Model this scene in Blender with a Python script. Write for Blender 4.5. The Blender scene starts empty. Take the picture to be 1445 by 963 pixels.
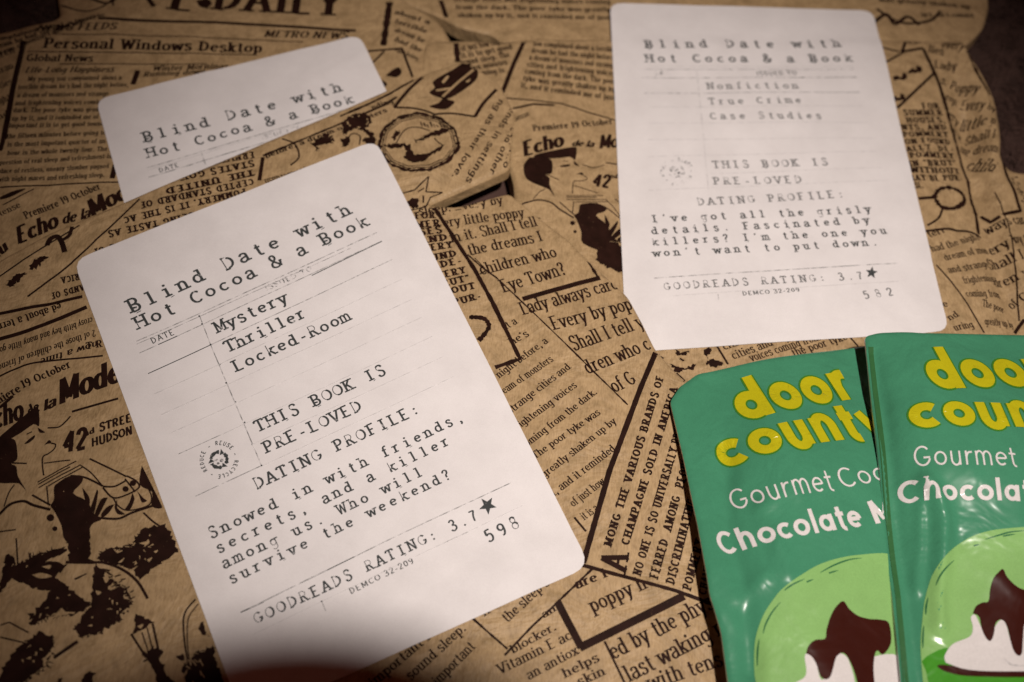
import bpy, bmesh, math, random
import numpy as np
from mathutils import Vector, Matrix
from mathutils.bvhtree import BVHTree
from mathutils.geometry import delaunay_2d_cdt

random.seed(7)
S = bpy.context.scene
COL = S.collection

# ------------------------------------------------------------------ camera, world, lamp, exposure
W, H, F = 1445.0, 963.0, 1500.0           # photograph size and focal length in its pixels
TILT, ROLL, DIST, TOPZ = 0.567, -0.124, 0.264, 0.012
fw = Vector((0, math.sin(TILT), -math.cos(TILT)))
up0 = Vector((0, math.cos(TILT), math.sin(TILT)))
rt0 = Vector((1, 0, 0))
cup = up0 * math.cos(ROLL) + rt0 * math.sin(ROLL)
crt = rt0 * math.cos(ROLL) - up0 * math.sin(ROLL)
CAM = Vector((0, 0, TOPZ)) - fw * DIST

cam = bpy.data.cameras.new('camera')
cam.sensor_width = 36.0
cam.lens = F / W * 36.0
cam.clip_start, cam.clip_end = 0.01, 20
cam.dof.use_dof = True
cam.dof.focus_distance = 0.252
cam.dof.aperture_fstop = 10.5
camo = bpy.data.objects.new('camera', cam)
COL.objects.link(camo)
camo.matrix_world = Matrix((
    (crt.x, cup.x, -fw.x, CAM.x), (crt.y, cup.y, -fw.y, CAM.y), (crt.z, cup.z, -fw.z, CAM.z), (0, 0, 0, 1)))
S.camera = camo

S.view_settings.view_transform = 'Standard'
S.view_settings.look = 'None'
S.view_settings.exposure = 0.0
S.view_settings.gamma = 1.0

world = bpy.data.worlds.new('World')
S.world = world
world.use_nodes = True
bg = world.node_tree.nodes['Background']
bg.inputs[0].default_value = (0.60, 0.15, 0.09, 1)    # dim red ambient, added to lift the darks to red-brown
bg.inputs[1].default_value = 0.055

LAMP = CAM - fw * 0.215 + cup * 0.115 + crt * 0.115    # flash bracketed above and behind the lens
sp = bpy.data.lights.new('flash', 'SPOT')
sp.energy = 12.4
sp.color = (1.0, 0.895, 0.835)
sp.shadow_soft_size = 0.008
sp.spot_size = math.radians(45)
sp.spot_blend = 1.0
spo = bpy.data.objects.new('flash', sp)
COL.objects.link(spo)
spo.location = LAMP
AIM = Vector((0.036, 0.016, TOPZ))
spo.rotation_euler = (AIM - LAMP).to_track_quat('-Z', 'Y').to_euler()


# ------------------------------------------------------------------ pixel -> place
def ray(px, py):
    return fw + crt * ((px - W / 2) / F) - cup * ((py - H / 2) / F)


def U(p, z):
    d = ray(p[0], p[1])
    t = (z - CAM.z) / d.z
    q = CAM + d * t
    return (q.x, q.y)


def crop(ox, oy, s):
    return lambda x, y: (ox + x / s, oy + y / s)


# ------------------------------------------------------------------ materials
def mat(name):
    m = bpy.data.materials.new(name)
    m.use_nodes = True
    return m, m.node_tree.nodes, m.node_tree.links, m.node_tree.nodes['Principled BSDF']


def noise(n, l, coord, scale, detail=3, rough=0.55, dist=0.0, vec=None):
    t = n.new('ShaderNodeTexNoise')
    t.inputs['Scale'].default_value = scale
    t.inputs['Detail'].default_value = detail
    t.inputs['Roughness'].default_value = rough
    t.inputs['Distortion'].default_value = dist
    l.new(vec or coord.outputs['Object'], t.inputs['Vector'])
    return t.outputs['Fac']


def ramp(n, l, fac, stops):
    r = n.new('ShaderNodeValToRGB')
    e = r.color_ramp.elements
    e[0].position, e[0].color = stops[0][0], stops[0][1] + (1,)
    e[1].position, e[1].color = stops[-1][0], stops[-1][1] + (1,)
    for p, c in stops[1:-1]:
        k = e.new(p)
        k.color = c + (1,)
    l.new(fac, r.inputs['Fac'])
    return r.outputs['Color']


def mix(n, l, fac, a, b):
    m = n.new('ShaderNodeMix')
    m.data_type = 'RGBA'
    l.new(fac, m.inputs[0]) if not isinstance(fac, float) else setattr(m.inputs[0], 'default_value', fac)
    for s, i in ((a, 6), (b, 7)):
        if isinstance(s, tuple):
            m.inputs[i].default_value = s + (1,)
        else:
            l.new(s, m.inputs[i])
    return m.outputs[2]


def bump(n, l, b, fac, strength, dist):
    k = n.new('ShaderNodeBump')
    k.inputs['Strength'].default_value = strength
    k.inputs['Distance'].default_value = dist
    l.new(fac, k.inputs['Height'])
    l.new(k.outputs['Normal'], b.inputs['Normal'])


KRAFT = [(0.28, (0.295, 0.202, 0.098)), (0.5, (0.39, 0.268, 0.136)), (0.74, (0.46, 0.32, 0.165))]


def kraft_color(n, l, co):
    c = ramp(n, l, noise(n, l, co, 260, 5, 0.6), KRAFT)
    mp = n.new('ShaderNodeMapping')
    mp.inputs['Scale'].default_value = (1.0, 0.22, 1.0)
    mp.inputs['Rotation'].default_value = (0, 0, 0.5)
    l.new(co.outputs['Object'], mp.inputs['Vector'])
    f = noise(n, l, co, 2600, 3, 0.7, 0, mp.outputs['Vector'])
    c2 = ramp(n, l, f, [(0.33, (0.62, 0.58, 0.54)), (0.55, (1.0, 1.0, 1.0)), (0.75, (1.12, 1.12, 1.12))])
    m = n.new('ShaderNodeMix')
    m.data_type = 'RGBA'
    m.blend_type = 'MULTIPLY'
    m.inputs[0].default_value = 0.62
    l.new(c, m.inputs[6])
    l.new(c2, m.inputs[7])
    return m.outputs[2], f


def make_kraft():
    m, n, l, b = mat('kraft_paper')
    co = n.new('ShaderNodeTexCoord')
    c, f = kraft_color(n, l, co)
    l.new(c, b.inputs['Base Color'])
    b.inputs['Roughness'].default_value = 0.58
    b.inputs['Specular IOR Level'].default_value = 0.38
    w = noise(n, l, co, 55, 4, 0.6, 1.2)
    k = n.new('ShaderNodeBump')
    k.inputs['Strength'].default_value = 0.32
    k.inputs['Distance'].default_value = 0.006
    l.new(w, k.inputs['Height'])
    bump(n, l, b, f, 0.25, 0.0002)
    l.new(k.outputs['Normal'], b.inputs['Normal'].links[0].from_node.inputs['Normal'])
    return m


def make_kraft_ink():
    m, n, l, b = mat('black_ink_on_kraft')
    co = n.new('ShaderNodeTexCoord')
    c, f = kraft_color(n, l, co)
    sp = noise(n, l, co, 1500, 4, 0.7)
    r = ramp(n, l, sp, [(0.66, (0, 0, 0)), (0.84, (0.6, 0.6, 0.6))])
    dark = ramp(n, l, noise(n, l, co, 300, 3), [(0.3, (0.013, 0.005, 0.003)), (0.7, (0.024, 0.009, 0.006))])
    l.new(mix(n, l, r, dark, c), b.inputs['Base Color'])
    b.inputs['Roughness'].default_value = 0.6
    b.inputs['Specular IOR Level'].default_value = 0.08
    return m


PAPER = (0.725, 0.70, 0.69)


def make_paper():
    m, n, l, b = mat('white_label_paper')
    co = n.new('ShaderNodeTexCoord')
    c = ramp(n, l, noise(n, l, co, 90, 6, 0.65), [(0.3, (0.68, 0.655, 0.645)), (0.7, (0.755, 0.73, 0.72))])
    f = noise(n, l, co, 3500, 3, 0.7)
    c2 = ramp(n, l, f, [(0.3, (0.9, 0.9, 0.9)), (0.6, (1, 1, 1))])
    mm = n.new('ShaderNodeMix'); mm.data_type = 'RGBA'; mm.blend_type = 'MULTIPLY'
    mm.inputs[0].default_value = 0.6
    l.new(c, mm.inputs[6]); l.new(c2, mm.inputs[7])
    l.new(mm.outputs[2], b.inputs['Base Color'])
    b.inputs['Roughness'].default_value = 0.6
    b.inputs['Specular IOR Level'].default_value = 0.25
    bump(n, l, b, f, 0.12, 0.0001)
    return m


def make_label_ink(name, lo, hi, cov):
    """worn typewriter ink: the paper shows through where the ribbon missed"""
    m, n, l, b = mat(name)
    co = n.new('ShaderNodeTexCoord')
    big = noise(n, l, co, 620, 2, 0.5)
    fine = noise(n, l, co, 3000, 3, 0.6)
    ad = n.new('ShaderNodeMath'); ad.operation = 'MULTIPLY_ADD'
    l.new(fine, ad.inputs[0]); ad.inputs[1].default_value = 0.45
    l.new(big, ad.inputs[2])
    r = ramp(n, l, ad.outputs[0], [(lo, (0, 0, 0)), (hi, (cov, cov, cov))])
    l.new(mix(n, l, r, PAPER, (0.030, 0.036, 0.036)), b.inputs['Base Color'])
    b.inputs['Roughness'].default_value = 0.6
    b.inputs['Specular IOR Level'].default_value = 0.2
    return m


def make_foil(name, base, var, rough=0.24):
    m, n, l, b = mat(name)
    co = n.new('ShaderNodeTexCoord')
    a = tuple(x * (1 - var) for x in base)
    c = tuple(min(1, x * (1 + var)) for x in base)
    col = ramp(n, l, noise(n, l, co, 120, 5, 0.65), [(0.3, a), (0.7, c)])
    g = noise(n, l, co, 4200, 2, 0.6)
    c2 = ramp(n, l, g, [(0.35, (0.84, 0.84, 0.84)), (0.62, (1, 1, 1))])
    mm = n.new('ShaderNodeMix'); mm.data_type = 'RGBA'; mm.blend_type = 'MULTIPLY'
    mm.inputs[0].default_value = 0.7
    l.new(col, mm.inputs[6]); l.new(c2, mm.inputs[7])
    l.new(mm.outputs[2], b.inputs['Base Color'])
    b.inputs['Roughness'].default_value = rough
    b.inputs['Specular IOR Level'].default_value = 0.42
    w = noise(n, l, co, 75, 3, 0.55, 0.6)
    bump(n, l, b, w, 0.22, 0.004)
    return m


def make_plain(name, base, rough=0.6):
    m, n, l, b = mat(name)
    co = n.new('ShaderNodeTexCoord')
    l.new(ramp(n, l, noise(n, l, co, 200, 4), [(0.3, tuple(x * .85 for x in base)), (0.7, tuple(min(1, x * 1.15) for x in base))]), b.inputs['Base Color'])
    b.inputs['Roughness'].default_value = rough
    return m


M = {
    'kraft': make_kraft(), 'kink': make_kraft_ink(), 'paper': make_paper(),
    'ink': make_label_ink('typewriter_ink', 0.40, 0.55, 0.98),
    'pale': make_label_ink('pale_typewriter_ink', 0.40, 0.60, 0.80),
    'worn': make_label_ink('worn_typewriter_ink', 0.66, 0.84, 0.92),
    'rule': make_label_ink('faint_rule_ink', 0.52, 0.86, 0.72),
    'hair': make_label_ink('hairline_rule_ink', 0.50, 0.95, 0.32),
    'green': make_foil('green_foil', (0.054, 0.235, 0.130), 0.05),
    'lime': make_foil('pale_green_print', (0.235, 0.45, 0.145), 0.05),
    'yellow': make_foil('yellow_print', (0.47, 0.43, 0.010), 0.04),
    'edge': make_foil('grass_green_outline_print', (0.05, 0.19, 0.02), 0.04),
    'white': make_foil('white_print', (0.66, 0.63, 0.61), 0.03),
    'choc': make_foil('chocolate_print', (0.040, 0.008, 0.005), 0.08),
    'bowl': make_foil('bright_green_print', (0.055, 0.27, 0.02), 0.05),
    'pen': make_foil('dark_green_line_print', (0.025, 0.13, 0.055), 0.05),
    'seam': make_foil('dark_green_seal', (0.034, 0.125, 0.042), 0.05),
    'blanket': make_plain('brown_plush', (0.060, 0.030, 0.022), 0.95),
    'rubber': make_plain('black_rubber', (0.02, 0.02, 0.02), 0.5),
    'glass': make_plain('dark_lens_glass', (0.01, 0.01, 0.015), 0.1),
}

# ------------------------------------------------------------------ stroke lettering
# l polyline, c smooth curve, e ellipse arc (cx cy rx ry a0 a1), f slab both sides, g slab left, h slab right, d dot
G = {
 'a': (.56, 'c .09 .52 .17 .65 .3 .67 .42 .6 .44 .46;l .44 .48 .44 0;c .44 .38 .26 .36 .09 .28 .07 .12 .19 .01 .33 .05 .44 .18;h .44 0'),
 'b': (.6, 'l .13 0 .13 1;e .32 .34 .19 .34 0 360;g .13 1'),
 'c': (.54, 'e .3 .34 .22 .34 42 318'),
 'd': (.62, 'e .27 .34 .2 .34 0 360;l .46 0 .46 1;g .46 1;h .46 0'),
 'e': (.56, 'l .08 .37 .49 .37;e .285 .34 .21 .34 8 318'),
 'f': (.38, 'l .18 0 .18 .78;e .34 .78 .16 .21 180 55;l .04 .66 .36 .66;f .18 0'),
 'g': (.6, 'e .26 .35 .19 .33 0 360;l .46 .68 .46 -.08;e .27 -.08 .19 .22 0 -150;h .46 .68'),
 'h': (.64, 'l .13 0 .13 1;e .305 .44 .175 .23 180 0;l .48 .44 .48 0;f .13 0;f .48 0;g .13 1'),
 'i': (.3, 'l .15 0 .15 .68;d .15 .9 .075;f .15 0;g .15 .68'),
 'j': (.3, 'l .17 .68 .17 -.1;e .05 -.1 .12 .18 0 -100;d .17 .9 .075;g .17 .68'),
 'k': (.6, 'l .13 0 .13 1;l .14 .26 .46 .66;l .25 .4 .5 0;f .13 0;f .49 0;f .45 .68;g .13 1'),
 'l': (.3, 'l .15 0 .15 1;f .15 0;g .15 1'),
 'm': (.94, 'l .13 0 .13 .68;e .295 .44 .165 .23 180 0;l .46 .44 .46 0;e .625 .44 .165 .23 180 0;l .79 .44 .79 0;f .13 0;f .46 0;f .79 0;g .13 .68'),
 'n': (.64, 'l .13 0 .13 .68;e .305 .44 .175 .23 180 0;l .48 .44 .48 0;f .13 0;f .48 0;g .13 .68'),
 'o': (.58, 'e .29 .34 .22 .34 0 360'),
 'p': (.6, 'l .13 -.3 .13 .68;e .32 .34 .19 .34 0 360;f .13 -.3;g .13 .68'),
 'q': (.6, 'e .27 .34 .19 .34 0 360;l .46 -.3 .46 .68;f .46 -.3'),
 'r': (.46, 'l .13 0 .13 .68;c .13 .4 .2 .58 .3 .66 .4 .61;f .13 0;g .13 .68'),
 's': (.5, 'c .41 .53 .34 .65 .2 .67 .1 .58 .12 .44 .26 .36 .4 .27 .41 .1 .3 .01 .15 .02 .07 .15'),
 't': (.4, 'l .18 .9 .18 .16;e .31 .16 .13 .15 180 310;l .04 .66 .36 .66'),
 'u': (.64, 'l .13 .68 .13 .22;e .3 .22 .17 .21 180 360;l .47 .68 .47 0;g .13 .68;g .47 .68;h .47 0'),
 'v': (.58, 'l .07 .68 .29 0;l .29 0 .51 .68;f .08 .68;f .5 .68'),
 'w': (.84, 'l .06 .68 .23 0;l .23 0 .42 .62;l .42 .62 .6 0;l .6 0 .78 .68;f .07 .68;f .77 .68'),
 'x': (.58, 'l .08 .68 .5 0;l .5 .68 .08 0;f .09 .68;f .49 .68;f .09 0;f .49 0'),
 'y': (.58, 'l .07 .68 .29 0;c .51 .68 .33 .12 .22 -.2 .1 -.26;f .08 .68;f .5 .68'),
 'z': (.5, 'l .08 .66 .43 .66;l .43 .66 .08 .02;l .08 .02 .44 .02'),
 'A': (.74, 'l .08 0 .37 1;l .37 1 .66 0;l .2 .36 .54 .36;f .09 0;f .65 0'),
 'B': (.68, 'l .14 0 .14 1;l .14 .97 .32 .97;e .32 .75 .2 .22 90 -90;l .14 .53 .34 .53;e .34 .275 .22 .255 90 -90;l .14 .02 .34 .02;g .14 1;g .14 0'),
 'C': (.7, 'e .37 .5 .29 .5 45 315'),
 'D': (.74, 'l .14 0 .14 1;l .14 .97 .3 .97;e .3 .5 .32 .47 90 -90;l .14 .03 .3 .03;g .14 1;g .14 0'),
 'E': (.64, 'l .14 0 .14 1;l .14 .97 .54 .97;l .14 .51 .42 .51;l .14 .03 .56 .03;g .14 1;g .14 0'),
 'F': (.6, 'l .14 0 .14 1;l .14 .97 .54 .97;l .14 .51 .42 .51;g .14 1;f .14 0'),
 'G': (.74, 'e .37 .5 .29 .5 45 330;l .42 .42 .64 .42;l .63 .42 .63 .14'),
 'H': (.78, 'l .14 0 .14 1;l .62 0 .62 1;l .14 .52 .62 .52;f .14 0;f .14 1;f .62 0;f .62 1'),
 'I': (.36, 'l .18 0 .18 1;f .18 0;f .18 1'),
 'J': (.5, 'l .34 1 .34 .22;e .2 .22 .14 .21 0 -170;f .34 1'),
 'K': (.72, 'l .14 0 .14 1;l .15 .4 .56 1;l .28 .58 .6 0;f .14 0;f .14 1;f .58 0;f .55 1'),
 'L': (.6, 'l .14 0 .14 1;l .14 .03 .54 .03;f .14 1;g .14 0'),
 'M': (.9, 'l .14 0 .14 1;l .14 1 .44 .15;l .44 .15 .74 1;l .74 1 .74 0;f .14 0;f .74 0;g .14 1;h .74 1'),
 'N': (.78, 'l .14 0 .14 1;l .14 1 .62 0;l .62 0 .62 1;f .14 0;g .14 1;f .62 1'),
 'O': (.76, 'e .38 .5 .3 .5 0 360'),
 'P': (.64, 'l .14 0 .14 1;l .14 .97 .34 .97;e .34 .72 .2 .25 90 -90;l .14 .47 .34 .47;g .14 1;f .14 0'),
 'Q': (.76, 'e .38 .5 .3 .5 0 360;l .42 .2 .66 -.08'),
 'R': (.72, 'l .14 0 .14 1;l .14 .97 .34 .97;e .34 .73 .2 .24 90 -90;l .14 .49 .34 .49;l .34 .49 .58 0;g .14 1;f .14 0;h .57 0'),
 'S': (.6, 'c .5 .8 .42 .97 .26 1 .12 .9 .12 .66 .3 .53 .48 .4 .5 .15 .36 .01 .18 .02 .08 .2'),
 'T': (.68, 'l .34 0 .34 1;l .06 .97 .62 .97;l .06 .97 .06 .8;l .62 .97 .62 .8;f .34 0'),
 'U': (.76, 'l .14 1 .14 .3;e .38 .3 .24 .29 180 360;l .62 1 .62 .3;f .14 1;f .62 1'),
 'V': (.74, 'l .08 1 .37 0;l .37 0 .66 1;f .09 1;f .65 1'),
 'W': (1.0, 'l .08 1 .29 0;l .29 0 .5 .9;l .5 .9 .71 0;l .71 0 .92 1;f .09 1;f .91 1'),
 'X': (.72, 'l .1 1 .62 0;l .62 1 .1 0;f .11 1;f .61 1;f .11 0;f .61 0'),
 'Y': (.72, 'l .08 1 .36 .48;l .64 1 .36 .48;l .36 .48 .36 0;f .09 1;f .63 1;f .36 0'),
 'Z': (.62, 'l .1 .97 .52 .97;l .52 .97 .1 .03;l .1 .03 .54 .03'),
 '0': (.6, 'e .3 .5 .21 .5 0 360'),
 '1': (.4, 'l .22 0 .22 1;l .22 1 .08 .84;f .22 0'),
 '2': (.6, 'c .09 .74 .14 .92 .29 1 .45 .9 .47 .68 .34 .42 .1 .04;l .1 .03 .52 .03'),
 '3': (.6, 'c .1 .86 .24 1 .42 .93 .44 .68 .24 .53;c .24 .53 .48 .42 .5 .16 .32 0 .14 .03 .08 .16'),
 '4': (.62, 'l .42 0 .42 1;l .42 1 .06 .3;l .06 .3 .56 .3'),
 '5': (.6, 'l .48 .97 .16 .97;l .16 .97 .13 .55;c .13 .52 .28 .62 .44 .56 .5 .32 .4 .06 .22 0 .08 .1'),
 '7': (.58, 'l .08 .97 .5 .97;c .5 .96 .3 .5 .24 0'),
 '8': (.6, 'e .3 .75 .17 .24 0 360;e .3 .26 .21 .26 0 360'),
 '9': (.6, 'e .29 .68 .2 .31 0 360;c .49 .68 .46 .3 .34 .05 .2 0'),
 '.': (.3, 'd .14 .06 .085'), ',': (.3, 'd .14 .06 .085;c .18 .05 .17 -.08 .08 -.18'),
 ':': (.3, 'd .14 .1 .085;d .14 .55 .085'), "'": (.24, 'c .12 1 .13 .9 .08 .78'),
 '-': (.4, 'l .06 .34 .34 .34'), '"': (.4, 'l .12 1 .11 .75;l .28 1 .27 .75'),
 '?': (.52, 'c .09 .78 .14 .95 .28 1 .42 .9 .4 .68 .26 .5 .25 .28;d .25 .06 .08'),
 '&': (.8, 'c .7 .4 .6 .1 .38 -.02 .14 .08 .14 .32 .3 .5 .46 .68 .46 .9 .34 1 .2 .9 .22 .68 .42 .34 .68 0;l .6 .42 .8 .42'),
 ' ': (.32, ''),
}
# letters whose type was worn down on the labels' typewriter
# (capital stroke codes: the same stroke printed thin)
TWX = {
 'O': (.76, 'e .38 .5 .3 .5 70 -115;E .38 .5 .3 .5 70 245'), 'D': (.74, 'L .14 0 .14 1;l .08 .97 .22 .97;L .22 .97 .34 .97;e .3 .5 .32 .47 75 -95;l .06 .03 .34 .03'),
 'G': (.74, 'E .37 .5 .29 .5 45 270;e .37 .5 .29 .5 85 40;l .44 .42 .7 .42;e .37 .45 .28 .44 0 -80'), 'R': (.72, 'l .14 0 .14 .55;L .14 .5 .14 1;L .14 .97 .34 .97;E .34 .73 .2 .24 90 -90;l .2 .49 .36 .52;l .34 .49 .58 0;f .14 0;h .57 0'),
 'H': (.78, 'L .14 0 .14 1;l .14 .5 .14 1;l .62 0 .62 1;l .2 .52 .62 .52;f .14 1;f .62 0;f .62 1;g .14 0'),
 'h': (.64, 'L .13 0 .13 1;l .13 .05 .13 .4;e .305 .44 .175 .23 165 0;l .48 .44 .48 0;f .48 0;f .13 0;g .13 1'),
 'k': (.6, 'L .13 0 .13 1;l .13 0 .13 .3;L .14 .26 .46 .66;l .3 .46 .46 .66;l .25 .4 .5 0;h .47 0;f .45 .68'),
 'S': (.6, 'c .5 .8 .42 .97 .26 1 .13 .92;C .2 .97 .12 .85 .14 .66 .3 .54;c .2 .6 .34 .51 .48 .4 .5 .15 .36 .01 .18 .02 .08 .2'),
 'B': (.68, 'l .14 0 .14 1;l .14 .97 .32 .97;e .32 .75 .2 .22 90 -90;l .14 .53 .34 .53;e .34 .275 .22 .255 90 -90;l .14 .02 .34 .02;g .14 1;g .14 0;L .24 -.14 .5 -.1;l .2 .3 .4 .26'),
 'i': (.3, 'l .15 0 .15 .68;d .15 .9 .075;f .15 0;g .15 .68;L .2 -.12 .4 -.08'),
 'I': (.36, 'l .18 0 .18 1;f .18 0;f .18 1;L .24 -.12 .4 -.06'),
 'g': (.6, 'E .26 .35 .19 .33 0 360;e .26 .35 .19 .33 60 150;L .46 .68 .46 -.08;E .27 -.08 .19 .22 0 -150;h .46 .68'),
 '8': (.6, 'E .3 .75 .17 .24 0 360;e .3 .26 .21 .26 120 10;e .3 .75 .17 .24 20 150;E .3 .26 .21 .26 0 360'),
}
# rounder forms for the packets' print
SG = {
 'c': (.64, 'e .36 .34 .25 .34 46 314'), 'o': (.72, 'e .36 .34 .25 .34 0 360'), 'd': (.74, 'e .35 .34 .24 .34 0 360;l .6 0 .6 1'),
 'u': (.68, 'l .13 .68 .13 .26;e .33 .27 .2 .27 180 360;l .53 .68 .53 0'), 'n': (.68, 'l .13 0 .13 .68;e .33 .4 .2 .28 180 0;l .53 .42 .53 0'),
 't': (.44, 'l .2 .92 .2 .16;e .34 .17 .14 .17 180 280;l .04 .62 .4 .62'), 'y': (.62, 'l .06 .68 .31 .06;l .56 .68 .3 -.1;c .33 -.02 .24 -.24 .06 -.26'),
 'r': (.46, 'l .13 0 .13 .68;c .13 .36 .2 .54 .3 .61 .43 .61'), 'e': (.68, 'e .34 .34 .24 .34 0 312;l .12 .36 .57 .36'), 'a': (.72, 'e .34 .34 .23 .34 0 360;l .58 0 .58 .68'),
 'h': (.68, 'l .13 0 .13 1;e .33 .4 .2 .28 180 0;l .53 .42 .53 0'), 'l': (.27, 'l .13 0 .13 1'), 'i': (.27, 'l .13 0 .13 .68;d .13 .9 .06'),
 'm': (1.0, 'l .13 0 .13 .68;e .31 .4 .18 .28 180 0;l .49 .42 .49 0;e .67 .4 .18 .28 180 0;l .85 .42 .85 0'),
 'C': (.8, 'e .44 .5 .34 .5 45 315'), 'G': (.86, 'e .44 .5 .34 .5 42 342;l .48 .42 .78 .42'),
}
ST = {  # thick, thin, slab half-length, slab thickness, extra advance, slant
 'times': (.165, .08, .185, .065, .05, 0), 'timesb': (.22, .10, .21, .075, .09, 0),
    'italic': (.15, .075, .13, .06, .03, .24), 'italicb': (.20, .095, .16, .065, .06, .22),
    'slab': (.26, .17, .25, .15, .20, 0), 'tw': (.145, .13, .20, .115, 0, 0),
    'cap': (.13, .12, .0, .05, .14, 0), 'sans': (.092, .09, 0, 0, .04, 0), 'sansb': (.185, .17, 0, 0, .07, 0),
    'fat': (.235, .215, 0, 0, .10, 0), 'fatedge': (.31, .29, 0, 0, .10, 0), 'black': (.25, .18, 0, 0, .06, .2),
    'script': (.27, .12, .0, .10, .03, .36), 'hand': (.15, .13, 0, 0, .05, .12),
}


def catmull(P, k=6):
    if len(P) < 3:
        return P
    Q = [P[0]] + P + [P[-1]]
    out = []
    for i in range(1, len(Q) - 2):
        a, b, c, d = (np.array(q) for q in Q[i - 1:i + 3])
        for j in range(k):
            t = j / k
            out.append(tuple(.5 * (2 * b + (c - a) * t + (2 * a - 5 * b + 4 * c - d) * t * t + (3 * b - a - 3 * c + d) * t ** 3)))
    out.append(tuple(P[-1]))
    return out


def strip(P, wf):
    """quads along a polyline; wf(direction) -> width"""
    P = [np.array(p, float) for p in P]
    n = len(P)
    if n < 2:
        return []
    L, R = [], []
    closed = n > 3 and np.linalg.norm(P[0] - P[-1]) < 1e-6
    for i in range(n):
        if closed:
            d = P[(i + 1) % (n - 1)] - P[i - 1 if i else n - 2]
        else:
            d = P[min(i + 1, n - 1)] - P[max(i - 1, 0)]
        ln = np.linalg.norm(d) or 1e-9
        d = d / ln
        nn = np.array((-d[1], d[0])) * (wf(d) / 2)
        L.append(P[i] + nn)
        R.append(P[i] - nn)
    return [[R[i], R[i + 1], L[i + 1], L[i]] for i in range(n - 1)]


def glyph(ch, style):
    tk, tn, sl, stk, ex, sh = ST[style]
    g = TWX.get(ch) if style == 'tw' else SG.get(ch) if style in ('sans', 'sansb', 'fat', 'fatedge') else None
    g = g or G.get(ch) or G['-']
    polys = []
    wf0 = lambda d: tn + (tk - tn) * abs(d[1]) ** 1.4
    for s in g[1].split(';'):
        if not s:
            continue
        k, *v = s.split()
        v = [float(x) for x in v]
        wf = wf0 if k.islower() else (lambda d: wf0(d) * .36)
        k = k.lower()
        if k == 'l':
            pts = [(v[i], v[i + 1]) for i in range(0, len(v), 2)]
            polys += strip(pts, wf)
        elif k == 'c':
            polys += strip(catmull([(v[i], v[i + 1]) for i in range(0, len(v), 2)], 5), wf)
        elif k == 'e':
            cx, cy, rx, ry, a0, a1 = v
            m = max(4, int(abs(a1 - a0) / 22))
            e = .105 if style in ('fat', 'fatedge') else tn / 2
            m = max(4, int(abs(a1 - a0) / 14)) if style in ('fat', 'fatedge', 'sansb', 'sans') else m
            polys += strip([(cx + rx * math.cos(math.radians(a0 + (a1 - a0) * i / m)),
                             cy + (ry - (e if ry > .3 else 0)) * math.sin(math.radians(a0 + (a1 - a0) * i / m))) for i in range(m + 1)], wf)
        elif k in 'fgh' and sl > 0:
            x, y = v
            x0 = x - (sl if k != 'h' else tk / 2)
            x1 = x + (sl if k != 'g' else tk / 2)
            y0, y1 = (y, y + stk) if y in (0, -.3, -.1) else (y - stk, y)
            polys.append([np.array(q) for q in ((x0, y0), (x1, y0), (x1, y1), (x0, y1))])
        elif k == 'd':
            x, y, r = v
            r = max(r, tk * .6)
            m = 9
            for i in range(m):
                a, b = 2 * math.pi * i / m, 2 * math.pi * (i + 1) / m
                polys.append([np.array((x, y)), np.array((x + r * math.cos(a), y + r * math.sin(a))),
                              np.array((x + r * math.cos(b), y + r * math.sin(b)))])
    return g[0] + ex, polys


# ------------------------------------------------------------------ sheets: paper tops that carry print
def resample(P, step, closed=True):
    out = []
    n = len(P)
    for i in range(n if closed else n - 1):
        a, b = np.array(P[i]), np.array(P[(i + 1) % n])
        m = max(1, int(math.ceil(np.linalg.norm(b - a) / step)))
        out += [tuple(a + (b - a) * j / m) for j in range(m)]
    if not closed:
        out.append(tuple(P[-1]))
    return out


def inside(pts, poly):
    x, y = pts[:, 0], pts[:, 1]
    r = np.zeros(len(pts), bool)
    n = len(poly)
    for i in range(n):
        x0, y0 = poly[i]
        x1, y1 = poly[i - 1]
        c = ((y0 > y) != (y1 > y))
        with np.errstate(divide='ignore', invalid='ignore'):
            r ^= c & (x < (x1 - x0) * (y - y0) / ((y1 - y0) or 1e-12) + x0)
    return r


def bdist(pts, poly):
    d = np.full(len(pts), 1e9)
    n = len(poly)
    for i in range(n):
        a, b = np.array(poly[i - 1]), np.array(poly[i])
        ab = b - a
        t = np.clip(((pts - a) @ ab) / max(ab @ ab, 1e-18), 0, 1)
        d = np.minimum(d, np.linalg.norm(pts - (a + t[:, None] * ab), axis=1))
    return d


def smooth_poly(P, r):
    """round the corners of a polygon given in metres"""
    out = []
    n = len(P)
    for i in range(n):
        a, b, c = (np.array(P[(i + k) % n]) for k in (-1, 0, 1))
        u, v = a - b, c - b
        lu, lv = np.linalg.norm(u), np.linalg.norm(v)
        k = min(r, lu * .45, lv * .45)
        p, q = b + u / lu * k, b + v / lv * k
        for t in (0, .25, .5, .75, 1):
            out.append(tuple((1 - t) ** 2 * p + 2 * t * (1 - t) * b + t * t * q))
    return out


def fill_pts(poly, step):
    xs, ys = [p[0] for p in poly], [p[1] for p in poly]
    gx = np.arange(min(xs) + step * .37, max(xs), step)
    gy = np.arange(min(ys) + step * .41, max(ys), step)
    A, B = np.meshgrid(gx, gy)
    A = A + (np.arange(A.shape[0]) % 2)[:, None] * step * .5
    q = np.stack([A.ravel(), B.ravel()], 1)
    if not len(q):
        return q
    q = q[inside(q, poly)]
    if len(q):
        q = q[bdist(q, poly) > step * .35]
    return q


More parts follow.
